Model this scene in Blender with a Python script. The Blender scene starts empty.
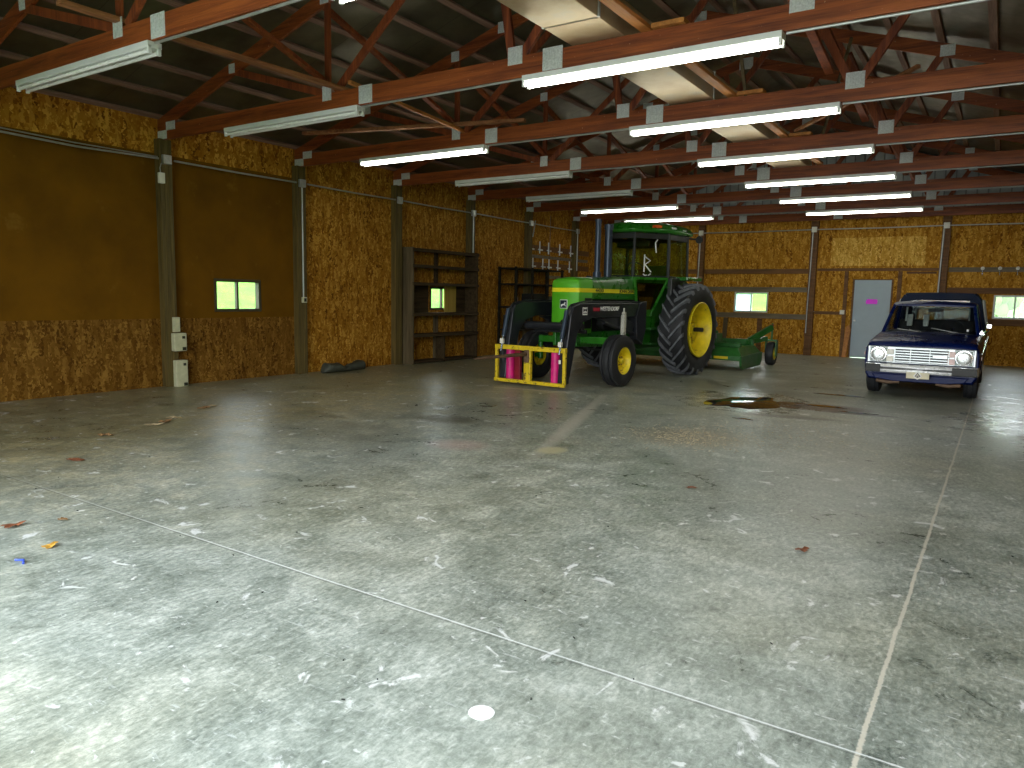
import bpy, bmesh, math, random
from mathutils import Vector, Matrix, noise
PI = math.pi
rnd = random.Random(7)
SC = bpy.context.scene
COL = SC.collection

# ------------------------------------------------------------------ view / world
SC.view_settings.view_transform = 'Standard'
SC.view_settings.look = 'None'
SC.view_settings.gamma = 1.0
SC.view_settings.use_curve_mapping = False
SC.view_settings.exposure = 0.12
SC.cycles.use_denoising = True
SC.cycles.max_bounces = 10
SC.cycles.diffuse_bounces = 6
SC.cycles.glossy_bounces = 4
SC.cycles.transparent_max_bounces = 12
SC.cycles.sample_clamp_indirect = 6.0
SC.cycles.caustics_reflective = False
SC.cycles.caustics_refractive = False

# ------------------------------------------------------------------ materials
MATS = {}
def newmat(name):
    m = bpy.data.materials.new(name); m.use_nodes = True
    nt = m.node_tree; nt.nodes.clear()
    out = nt.nodes.new('ShaderNodeOutputMaterial')
    MATS[name] = m
    return m, nt, out
class NT:
    """small node-writing helper"""
    def __init__(s, nt): s.nt = nt
    def n(s, typ, **kw):
        x = s.nt.nodes.new(typ)
        for k, v in kw.items():
            if k.startswith('_'): setattr(x, k[1:], v)
        return x
    def l(s, a, b): s.nt.links.new(a, b)
    def coord(s, scale=(1, 1, 1), rot=(0, 0, 0), kind='Object'):
        tc = s.n('ShaderNodeTexCoord'); mp = s.n('ShaderNodeMapping')
        mp.inputs['Scale'].default_value = scale; mp.inputs['Rotation'].default_value = rot
        s.l(tc.outputs[kind], mp.inputs['Vector'])
        return mp.outputs['Vector']
    def noise(s, vec, scale, detail=4, rough=.55, dist=0):
        x = s.n('ShaderNodeTexNoise'); x.inputs['Scale'].default_value = scale
        x.inputs['Detail'].default_value = detail; x.inputs['Roughness'].default_value = rough
        x.inputs['Distortion'].default_value = dist
        s.l(vec, x.inputs['Vector']); return x
    def voro(s, vec, scale, feature='F1'):
        x = s.n('ShaderNodeTexVoronoi'); x.feature = feature
        x.inputs['Scale'].default_value = scale; s.l(vec, x.inputs['Vector']); return x
    def ramp(s, fac, stops, interp='LINEAR'):
        x = s.n('ShaderNodeValToRGB'); e = x.color_ramp; e.interpolation = interp
        while len(e.elements) < len(stops): e.elements.new(.5)
        for el, (p, c) in zip(e.elements, stops):
            el.position = p
            el.color = (c, c, c, 1) if isinstance(c, (int, float)) else (*c, 1)
        s.l(fac, x.inputs['Fac']); return x.outputs['Color']
    def mix(s, fac, a, b, mode='MIX'):
        x = s.n('ShaderNodeMix'); x.data_type = 'RGBA'; x.blend_type = mode
        for sock, v in ((x.inputs[0], fac), (x.inputs[6], a), (x.inputs[7], b)):
            if isinstance(v, (int, float)): sock.default_value = v
            elif isinstance(v, tuple): sock.default_value = (*v, 1)
            else: s.l(v, sock)
        return x.outputs[2]
    def math(s, op, a, b=0.0, c=0.0):
        x = s.n('ShaderNodeMath'); x.operation = op
        for sock, v in zip(x.inputs, (a, b, c)):
            if isinstance(v, (int, float)): sock.default_value = v
            else: s.l(v, sock)
        return x.outputs[0]
    def bump(s, h, strength=.2, dist=.01):
        x = s.n('ShaderNodeBump'); x.inputs['Strength'].default_value = strength
        x.inputs['Distance'].default_value = dist; s.l(h, x.inputs['Height']); return x.outputs['Normal']
    def bsdf(s, out, color=None, rough=.5, metal=0., normal=None, spec=.5, coat=0.):
        b = s.n('ShaderNodeBsdfPrincipled')
        for key, v in (('Base Color', color), ('Roughness', rough), ('Metallic', metal), ('Specular IOR Level', spec), ('Coat Weight', coat)):
            if v is None: continue
            if isinstance(v, (int, float)): b.inputs[key].default_value = v
            elif isinstance(v, tuple): b.inputs[key].default_value = (*v, 1)
            else: s.l(v, b.inputs[key])
        if normal is not None: s.l(normal, b.inputs['Normal'])
        s.l(b.outputs[0], out.inputs['Surface']); return b

def simple(name, color, rough=.5, metal=0., var=.25, scale=6., dirt=None, bump=0., coat=0., spec=.5, kind='Object'):
    m, nt, out = newmat(name); g = NT(nt)
    v = g.coord(kind=kind)
    nz = g.noise(v, scale, 6)
    lo = tuple(c * (1 - var) for c in color); hi = tuple(min(1, c * (1 + var)) for c in color)
    col = g.ramp(nz.outputs['Fac'], [(.3, lo), (.7, hi)])
    if dirt:
        nd = g.noise(v, dirt[1], 8, .65)
        f = g.ramp(nd.outputs['Fac'], [(dirt[2], 0.), (min(1, dirt[2] + .08), 1.)])
        col = g.mix(f, col, dirt[0])
    rg = g.ramp(nz.outputs['Fac'], [(.3, max(0.02, rough - .08)), (.7, min(1, rough + .08))])
    nrm = g.bump(g.noise(v, scale * 5, 5).outputs['Fac'], bump) if bump else None
    g.bsdf(out, col, rg, metal, nrm, spec, coat)
    return m

def wood(name, c_dark, c_light, axis, rough=.65, fine=1., spec=.4, chips=None):
    """lumber with the grain along an axis"""
    m, nt, out = newmat(name); g = NT(nt)
    sc = [9 * fine, 9 * fine, 9 * fine]; sc[axis] = .55 * fine
    v = g.coord(tuple(sc))
    a = g.noise(v, 1.6, 6, .6, .6)
    v2 = g.coord(tuple([s * 5 if i != axis else s * 3 for i, s in enumerate(sc)]))
    b = g.noise(v2, 2.2, 4, .6)
    f = g.math('ADD', g.math('MULTIPLY', a.outputs['Fac'], .65), g.math('MULTIPLY', b.outputs['Fac'], .35))
    col = g.ramp(f, [(.34, c_dark), (.5, tuple((p + q) / 2 for p, q in zip(c_dark, c_light))), (.66, c_light)])
    if chips:
        vc = g.coord((1, 1, 1)); nc = g.noise(vc, 38, 3, .5)
        fc = g.ramp(nc.outputs['Fac'], [(.69, 0.), (.73, 1.)])
        col = g.mix(fc, col, chips)
    g.bsdf(out, col, rough, 0, g.bump(f, .25), spec)
    return m

def osb(name, along, dark, mid, light, scale=1., tone=.0):
    """strand board: thin wood flakes in random directions, seen in the wall plane"""
    m, nt, out = newmat(name); g = NT(nt)
    base = g.coord((1, 1, 1))
    wob = g.noise(base, 7 * scale, 3)
    w2 = g.mix(1.0, base, g.mix(1.0, wob.outputs['Color'], (.11, .11, .11), 'MULTIPLY'), 'ADD')
    layers = []
    for i, (ang, st) in enumerate(((.35, (52, 52, 13)), (-.5, (48, 48, 12)), (1.35, (54, 54, 14)))):
        mp = g.n('ShaderNodeMapping')
        mp.inputs['Rotation'].default_value = (ang if along == 'Y' else 0, ang if along == 'X' else 0, 0)
        mp.inputs['Scale'].default_value = tuple(k * scale * .42 for k in st)
        mp.inputs['Location'].default_value = (i * 3.1, i * 1.7, i * 2.3)
        g.l(w2, mp.inputs['Vector'])
        layers.append(g.voro(mp.outputs['Vector'], 1.0))
    pick = g.noise(base, 21 * scale, 2)
    f1 = g.ramp(pick.outputs['Fac'], [(.47, 0.), (.49, 1.)])
    pick2 = g.noise(g.coord((1, 1, 1), (1, 2, 3)), 17 * scale, 2)
    f2 = g.ramp(pick2.outputs['Fac'], [(.52, 0.), (.54, 1.)])
    c = g.mix(f1, layers[0].outputs['Color'], layers[1].outputs['Color'])
    c = g.mix(f2, c, layers[2].outputs['Color'])
    sep = g.n('ShaderNodeSeparateColor'); g.l(c, sep.inputs[0])
    big = g.noise(base, 1.1, 5, .6)
    val = g.math('ADD', g.math('MULTIPLY', sep.outputs[0], .8), g.math('MULTIPLY', big.outputs['Fac'], .35))
    val = g.math('ADD', val, tone)
    col = g.ramp(val, [(.12, dark), (.36, mid), (.70, tuple(a * .72 + b * .28 for a, b in zip(mid, light))), (1.0, light)])
    g.bsdf(out, col, .75, 0, g.bump(val, .12, .004), .12)
    return m

def emission(name, color, strength):
    m, nt, out = newmat(name); g = NT(nt)
    e = g.n('ShaderNodeEmission'); e.inputs[0].default_value = (*color, 1); e.inputs[1].default_value = strength
    g.l(e.outputs[0], out.inputs['Surface']); return m

def glass(name, tint, gloss=.12, haze=0., haze_col=(1, 1, 1)):
    m, nt, out = newmat(name); g = NT(nt)
    v = g.coord((1, 1, 1)); nz = g.noise(v, 9, 3)
    t = g.n('ShaderNodeBsdfTransparent')
    g.l(g.ramp(nz.outputs['Fac'], [(.3, tuple(c * .94 for c in tint)), (.7, tint)]), t.inputs[0])
    gl = g.n('ShaderNodeBsdfGlossy'); gl.inputs['Roughness'].default_value = .03
    lw = g.n('ShaderNodeLayerWeight'); lw.inputs[0].default_value = .5
    f = g.math('ADD', g.math('MULTIPLY', g.math('POWER', lw.outputs['Facing'], 4.0), .5), .025 + gloss * .1)
    mx = g.n('ShaderNodeMixShader'); g.l(f, mx.inputs[0]); g.l(t.outputs[0], mx.inputs[1]); g.l(gl.outputs[0], mx.inputs[2])
    last = mx.outputs[0]
    if haze:
        d = g.n('ShaderNodeBsdfTranslucent'); d.inputs[0].default_value = (*haze_col, 1)
        m2 = g.n('ShaderNodeMixShader'); m2.inputs[0].default_value = haze
        g.l(last, m2.inputs[1]); g.l(d.outputs[0], m2.inputs[2]); last = m2.outputs[0]
    g.l(last, out.inputs['Surface']); return m

def floor_material():
    m, nt, out = newmat('worn_concrete'); g = NT(nt)
    v = g.coord((1, 1, 1))
    sx = g.n('ShaderNodeSeparateXYZ'); g.l(v, sx.inputs[0]); X, Y = sx.outputs[0], sx.outputs[1]
    big = g.noise(v, .45, 5, .6)
    med = g.noise(g.coord((1, 1, 1), (0, 0, .6)), 3.4, 10, .72, .5)
    fine = g.noise(v, 48, 8, .75)
    streak = g.noise(g.coord((24, 11, 1), (0, 0, .95)), 1.5, 9, .74, .5)
    streak2 = g.noise(g.coord((5, 24, 1), (0, 0, .3)), 1.7, 8, .72, .4)
    f = g.math('ADD', g.math('MULTIPLY', big.outputs['Fac'], .20), g.math('MULTIPLY', med.outputs['Fac'], .30))
    f = g.math('ADD', f, g.math('MULTIPLY', fine.outputs['Fac'], .20))
    f = g.math('ADD', f, g.math('MULTIPLY', streak.outputs['Fac'], .30))
    col = g.ramp(f, [(.40, (.105, .124, .104)), (.46, (.225, .258, .220)), (.515, (.345, .385, .335)), (.585, (.58, .61, .55))])
    # warm dusty areas
    warm = g.noise(g.coord((1, 1, 1), (0, 0, 2)), .38, 3)
    fw = g.ramp(warm.outputs['Fac'], [(.44, 0.), (.66, .55)])
    col = g.mix(fw, col, g.mix(1.0, col, (1.12, 1.0, .80), 'MULTIPLY'))
    # browner towards the left wall, broken up by noise
    left_tint = g.math('ADD', g.math('MULTIPLY', X, -.2), g.math('MULTIPLY', med.outputs['Fac'], .9))
    fs = g.ramp(g.math('ADD', left_tint, .72), [(.0, 0.), (.6, .95)])
    col = g.mix(fs, col, g.mix(1.0, col, (.88, .74, .48), 'MULTIPLY'))
    # pale scuffs
    w = g.ramp(streak.outputs['Fac'], [(.60, 0.), (.68, .55)])
    col = g.mix(w, col, (.66, .70, .68))
    w2 = g.ramp(streak2.outputs['Fac'], [(.60, 0.), (.67, .6)])
    col = g.mix(w2, col, (.60, .64, .62))
    blot = g.noise(g.coord((1, 1, 1), (0, 0, 1.2)), 4.6, 7, .62, .8)
    wb = g.ramp(blot.outputs['Fac'], [(.625, 0.), (.67, .8)])
    col = g.mix(wb, col, (.78, .80, .78))
    b2 = g.noise(g.coord((1, 1.5, 1), (0, 0, .4)), 14.0, 5, .6, .5)
    col = g.mix(g.ramp(b2.outputs['Fac'], [(.645, 0.), (.69, .65)]), col, (.74, .77, .74))
    b3 = g.noise(g.coord((1, 1, 1), (0, 0, 2.4)), 1.5, 9, .7, .6)
    col = g.mix(g.ramp(b3.outputs['Fac'], [(.53, 0.), (.62, .35)]), col, g.mix(1.0, col, (.62, .66, .62), 'MULTIPLY'))
    # dark scuffs
    ds = g.noise(g.coord((9.0, 3.2, 1), (0, 0, -.5)), 1.3, 10, .78)
    dk = g.ramp(ds.outputs['Fac'], [(.58, 0.), (.68, .38)])
    col = g.mix(dk, col, (.07, .085, .08))
    def ellipse(cx, cy, rx, ry, rot, soft, amp=.9):
        c, s = math.cos(rot), math.sin(rot)
        dx = g.math('SUBTRACT', X, cx); dy = g.math('SUBTRACT', Y, cy)
        a = g.math('DIVIDE', g.math('ADD', g.math('MULTIPLY', dx, c), g.math('MULTIPLY', dy, s)), rx)
        b = g.math('DIVIDE', g.math('SUBTRACT', g.math('MULTIPLY', dy, c), g.math('MULTIPLY', dx, s)), ry)
        r2 = g.math('ADD', g.math('MULTIPLY', a, a), g.math('MULTIPLY', b, b))
        r2 = g.math('ADD', r2, g.math('MULTIPLY', g.math('SUBTRACT', fine.outputs['Fac'], .5), 1.8))
        return g.ramp(r2, [(max(0, .9 - soft), amp), (1.0, 0.)])
    # stains with shapes of their own; the first also paints far-floor shade
    grime_shade = g.noise(g.coord((1, 1.6, 1), (0, 0, .2)), .55, 7, .65)
    col = g.mix(g.ramp(g.math('ADD', grime_shade.outputs['Fac'], g.math('MULTIPLY', ellipse(6.9, 13.6, 6.2, 4.6, 0, .8, 1.), .22)), [(.56, 0.), (.80, .7)]), col, g.mix(1.0, col, (.48, .45, .34), 'MULTIPLY'))  # dirty patches joined with painted dimness of the far floor
    col = g.mix(ellipse(8.35, 10.75, .85, .42, .1, .5, .9), col, (.055, .026, .016))
    col = g.mix(ellipse(8.95, 10.45, .55, .10, .1, .5, .8), col, (.03, .02, .016))
    col = g.mix(ellipse(8.3, 9.6, .7, .15, .2, .6, .55), col, (.06, .045, .03))
    col = g.mix(ellipse(7.75, 7.45, .75, .65, .3, .8, .7), col, (.33, .29, .19))
    col = g.mix(ellipse(6.25, 7.77, 2.7, .12, 1.895, .85, .8), col, (.60, .57, .48))
    col = g.mix(ellipse(6.95, 5.95, .16, .2, 0, .6, .75), col, (.62, .56, .33))
    col = g.mix(ellipse(5.1, 6.7, .5, .32, .2, .7, .7), col, (.06, .055, .03))
    col = g.mix(ellipse(6.1, 5.6, .35, .3, .2, .8, .4), col, (.62, .40, .36))
    col = g.mix(ellipse(4.4, 9.7, .9, .08, .2, .7, .6), col, (.62, .60, .5))
    # saw-cut joints filled pale
    def joint(coord, at, wd, c, jit):
        d = g.math('ABSOLUTE', g.math('SUBTRACT', g.math('ADD', coord, g.math('MULTIPLY', g.math('SUBTRACT', med.outputs['Fac'], .5), jit)), at))
        d = g.math('ADD', d, g.math('MULTIPLY', g.math('SUBTRACT', fine.outputs['Fac'], .5), wd * 2.4))
        fj = g.ramp(g.math('DIVIDE', d, wd), [(.55, .85), (1., 0.)])
        return c, fj
    for coord, at, wd, c, jit in ((X, 10.135, .0105, (.66, .63, .52), .03), (Y, 2.485, .0055, (.74, .78, .76), .010)):
        c, fj = joint(coord, at, wd, c, jit)
        if coord is Y: fj = g.math('MULTIPLY', fj, g.ramp(g.math('DIVIDE', X, 10.0), [(.42, .12), (.72, 1.)]))
        col = g.mix(fj, col, c)
    d2 = g.math('ABSOLUTE', g.math('SUBTRACT', Y, 2.471))
    col = g.mix(g.ramp(g.math('DIVIDE', d2, .005), [(.6, .4), (1., 0.)]), col, (.05, .055, .05))
    wet = g.math('MAXIMUM', ellipse(10.75, 11.3, 1.0, 3.6, 0, .8, .42), ellipse(7.4, 10.6, 1.3, 1.5, 0, .8, .6))
    rg = g.ramp(g.math('ADD', med.outputs['Fac'], g.math('MULTIPLY', big.outputs['Fac'], .5)), [(.5, .22), (.95, .5)])
    rg = g.mix(wet, rg, (.09, .09, .09))
    g.bsdf(out, col, rg, 0, g.bump(g.math('ADD', fine.outputs['Fac'], g.math('MULTIPLY', streak.outputs['Fac'], .7)), .10, .006), .36)
    return m

floor_material()
osb('strand_board_near_wall', 'Y', (.095, .032, .002), (.27, .108, .007), (.62, .33, .05), .95)
osb('strand_board_dull', 'Y', (.055, .020, .002), (.135, .058, .006), (.30, .155, .028), .95)
osb('strand_board_orange', 'Y', (.10, .032, .002), (.33, .125, .008), (.72, .38, .055), .8)
osb('strand_board_far_wall', 'X', (.13, .045, .003), (.35, .150, .010), (.70, .39, .06), .95)
osb('strand_board_fresh', 'X', (.25, .105, .010), (.54, .285, .035), (.86, .58, .15), .95)
simple('brown_hardboard', (.150, .066, .004), .8, var=.22, scale=1.6, dirt=((.20, .10, .012), 1.9, .6), spec=.08)
wood('red_stained_lumber', (.085, .015, .005), (.40, .105, .022), 0, .5, 1., .4, chips=(.55, .30, .18))
wood('red_stained_web', (.085, .015, .005), (.32, .08, .020), 2, .55, 1., .4)
wood('weathered_purlin_lumber', (.14, .075, .055), (.36, .22, .16), 1, .8)
wood('brace_lumber', (.16, .055, .02), (.42, .19, .07), 1, .7)
wood('orange_lumber', (.28, .10, .02), (.62, .27, .06), 1, .6)
wood('post_lumber', (.045, .032, .008), (.165, .115, .032), 2, .7)
wood('girt_lumber', (.085, .035, .010), (.21, .10, .03), 0, .7)
wood('grey_girt_lumber', (.10, .08, .05), (.24, .19, .12), 0, .75)
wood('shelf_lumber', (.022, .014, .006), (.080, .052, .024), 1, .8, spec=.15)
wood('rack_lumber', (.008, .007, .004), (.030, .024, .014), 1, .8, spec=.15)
wood('grey_board', (.055, .040, .020), (.16, .12, .065), 2, .8, spec=.15)
wood('yellow_plywood', (.30, .20, .03), (.46, .32, .06), 2, .6)
simple('galvanized', (.52, .55, .53), .42, .75, .15, 20)
simple('gusset_steel', (.62, .65, .63), .5, .1, .2, 60)
simple('conduit_metal', (.44, .46, .43), .4, .6, .12, 10)
simple('white_enamel', (.70, .73, .70), .45, 0, .06, 5)
simple('tube_unlit', (.92, .94, .92), .25, 0, .03, 3)
emission('tube_lit', (1.0, .98, .84), 15.0)
simple('white_plastic', (.80, .78, .68), .45, 0, .06, 8)
simple('aged_box_paint', (.56, .55, .36), .5, 0, .12, 14, dirt=((.40, .38, .22), 9, .62))
simple('dark_socket', (.03, .032, .02), .5)
simple('grey_door_paint', (.30, .38, .42), .4, 0, .08, 2)
simple('window_vinyl', (.72, .76, .72), .4, 0, .05, 5)
simple('dark_window_frame', (.055, .045, .02), .5)
glass('clear_pane', (.97, .99, .97))
glass('screened_pane', (.80, .85, .85), haze=.45, haze_col=(.62, .80, .84))
simple('magenta_paint', (1.0, .02, .98), .5, 0, .1, 10)
# roof sheet
def roofmat():
    m, nt, out = newmat('foil_faced_roof_sheet'); g = NT(nt)
    v = g.coord((1, 1, 1)); nz = g.noise(v, 1.3, 6, .6); nf = g.noise(v, 8, 4)
    sx = g.n('ShaderNodeSeparateXYZ'); g.l(v, sx.inputs[0])
    wave = g.math('SINE', g.math('MULTIPLY', sx.outputs[1], 2 * PI / .305))
    rib = g.ramp(g.math('ABSOLUTE', wave), [(.0, 1.), (.08, 0.)])
    seam = g.math('FRACT', g.math('DIVIDE', sx.outputs[1], .915))
    fs = g.ramp(seam, [(.0, .8), (.018, 0.)])
    col = g.ramp(nz.outputs['Fac'], [(.3, (.07, .062, .04)), (.7, (.18, .165, .105))])
    col = g.mix(fs, col, (.04, .035, .03))
    rg = g.ramp(nf.outputs['Fac'], [(.3, .34), (.7, .44)])
    g.bsdf(out, col, rg, .65, None, .5)
roofmat()
def sidingmat():
    m, nt, out = newmat('ribbed_siding'); g = NT(nt)
    v = g.coord((1, 1, 1)); sx = g.n('ShaderNodeSeparateXYZ'); g.l(v, sx.inputs[0])
    fr = g.math('FRACT', g.math('DIVIDE', sx.outputs[0], .23))
    rib = g.ramp(fr, [(.0, 1.), (.10, 0.), (.90, 0.), (1., 1.)])
    nz = g.noise(v, 3, 4)
    col = g.mix(rib, g.ramp(nz.outputs['Fac'], [(.3, (.30, .33, .34)), (.7, (.42, .46, .46))]), (.16, .17, .17))
    g.bsdf(out, col, .5, .3, g.bump(rib, .6, .02))
sidingmat()
def ductmat():
    m, nt, out = newmat('duct_sheet'); g = NT(nt)
    v = g.coord((1, 1, 1)); nz = g.noise(v, 2.2, 6, .6)
    seam = g.math('FRACT', g.math('DIVIDE', g.math('ADD', g.n('ShaderNodeSeparateXYZ').outputs[1], 0), 1.2))
    col = g.ramp(nz.outputs['Fac'], [(.3, (.42, .30, .16)), (.55, (.55, .45, .28)), (.75, (.46, .44, .38))])
    g.bsdf(out, col, .4, .55, g.bump(nz.outputs['Fac'], .2, .02))
ductmat()
# tractor
simple('tractor_green', (.018, .155, .010), .3, 0, .15, 5, coat=.2)
simple('lit_cowl_green', (.085, .42, .012), .5, 0, .12, 5)  # lighter copy of the tractor green, door light on the front painted in
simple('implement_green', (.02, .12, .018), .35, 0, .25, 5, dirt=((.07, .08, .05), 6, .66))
simple('tractor_yellow', (.76, .60, .012), .45, 0, .2, 6, dirt=((.24, .17, .03), 7, .60))
simple('stripe_yellow', (.86, .78, .02), .35, 0, .05, 5)
simple('chipped_yellow', (.66, .48, .010), .5, 0, .15, 12, dirt=((.09, .05, .02), 16, .56))
simple('tyre_rubber', (.014, .015, .017), .6, 0, .3, 9, bump=.15)
simple('dusty_lug_rubber', (.13, .14, .15), .7, 0, .35, 9, bump=.15)
simple('loader_black', (.012, .014, .018), .38, 0, .3, 6, dirt=((.05, .045, .04), 8, .66))
simple('engine_black', (.012, .013, .012), .5, .2, .5, 10)
simple('steel_rod', (.36, .44, .52), .25, .8, .1, 8)
simple('stack_blue_grey', (.035, .055, .085), .35, .3, .3, 4)
simple('magenta_bar', (.62, .012, .18), .45, 0, .2, 8)
simple('dark_red_plate', (.22, .008, .02), .5, 0, .25, 8)
simple('rusty_steel', (.16, .10, .06), .6, .3, .35, 14)
simple('cab_black', (.012, .016, .014), .5)
glass('olive_tinted_glass', (.74, .86, .62), gloss=.25)
glass('dark_tinted_glass', (.40, .46, .34), gloss=.1)
simple('amber_lens', (.75, .13, .02), .3)
simple('roof_highlight_white', (.85, .87, .82), .25)  # white for the painted highlights on the cab roof
simple('emblem_dark', (.012, .018, .035), .35)
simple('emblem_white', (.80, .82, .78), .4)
simple('decal_red', (.36, .01, .03), .4)
simple('decal_text_dark', (.05, .055, .01), .5)
simple('mottled_guard', (.50, .50, .42), .6, 0, .2, 9, dirt=((.05, .05, .045), 24, .56))
# pickup
simple('pickup_blue', (.0010, .0080, .068), .3, 0, .12, 3, spec=.16)
simple('pickup_canopy_blue', (.0025, .010, .034), .6, 0, .15, 3, spec=.2)
simple('chrome', (.80, .82, .82), .14, 1., .06, 6)
simple('bumper_chrome', (.90, .92, .92), .3, .3, .05, 6)
simple('bumper_strip', (.035, .037, .035), .5)
simple('grille_silver', (.52, .56, .55), .35, .6, .12, 12)
simple('bezel_grey', (.16, .19, .16), .4, .3, .1, 10)
simple('grille_dark', (.02, .022, .022), .5)
simple('headlight_glass', (.86, .90, .88), .32, .85, .05, 40)
simple('marker_lens', (.80, .55, .50), .25)
simple('marker_lens_clear', (.80, .78, .66), .25)
simple('plate_cream', (.74, .68, .46), .45)
glass('windshield_glass', (.86, .89, .88), gloss=.0)
simple('seat_vinyl', (.16, .18, .19), .6)
simple('interior_dark', (.012, .013, .015), .6)
simple('pale_trim', (.62, .66, .62), .4)
# ground
def lawnmat():
    m, nt, out = newmat('lawn_grass'); g = NT(nt)
    v = g.coord((1, 1, 1)); nz = g.noise(v, .8, 8, .65); n2 = g.noise(v, 9, 6, .7)
    f = g.math('ADD', g.math('MULTIPLY', nz.outputs['Fac'], .6), g.math('MULTIPLY', n2.outputs['Fac'], .4))
    col = g.ramp(f, [(.35, (.045, .15, .004)), (.5, (.075, .22, .007)), (.65, (.125, .29, .015))])
    g.bsdf(out, col, .8, 0, g.bump(n2.outputs['Fac'], .6, .05), .2)
lawnmat()
simple('bounce_gravel', (.34, .33, .30), .85, 0, .3, 20, bump=.4)  # neutral grey so the bounced light stays untinted
simple('leafy_green', (.10, .22, .02), .7, 0, .5, 4, bump=.5)
simple('oil_film', (.012, .010, .008), .05, 0, .2, 3)
simple('water_film', (.018, .018, .014), .03, 0, .2, 3)
simple('dry_leaf_brown', (.30, .17, .07), .7, 0, .4, 20)
simple('dry_leaf_tan', (.48, .38, .22), .7, 0, .3, 20)
simple('dry_leaf_red', (.22, .075, .03), .7, 0, .4, 20)
simple('dry_leaf_gold', (.62, .34, .05), .7, 0, .3, 20)
simple('blue_plastic', (.05, .10, .50), .4)
simple('straw', (.44, .37, .24), .8, 0, .4, 20)
simple('paint_white', (.88, .90, .88), .5, 0, .03, 10)
simple('grey_tarp', (.045, .05, .035), .6, 0, .4, 8, bump=.3)

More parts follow.
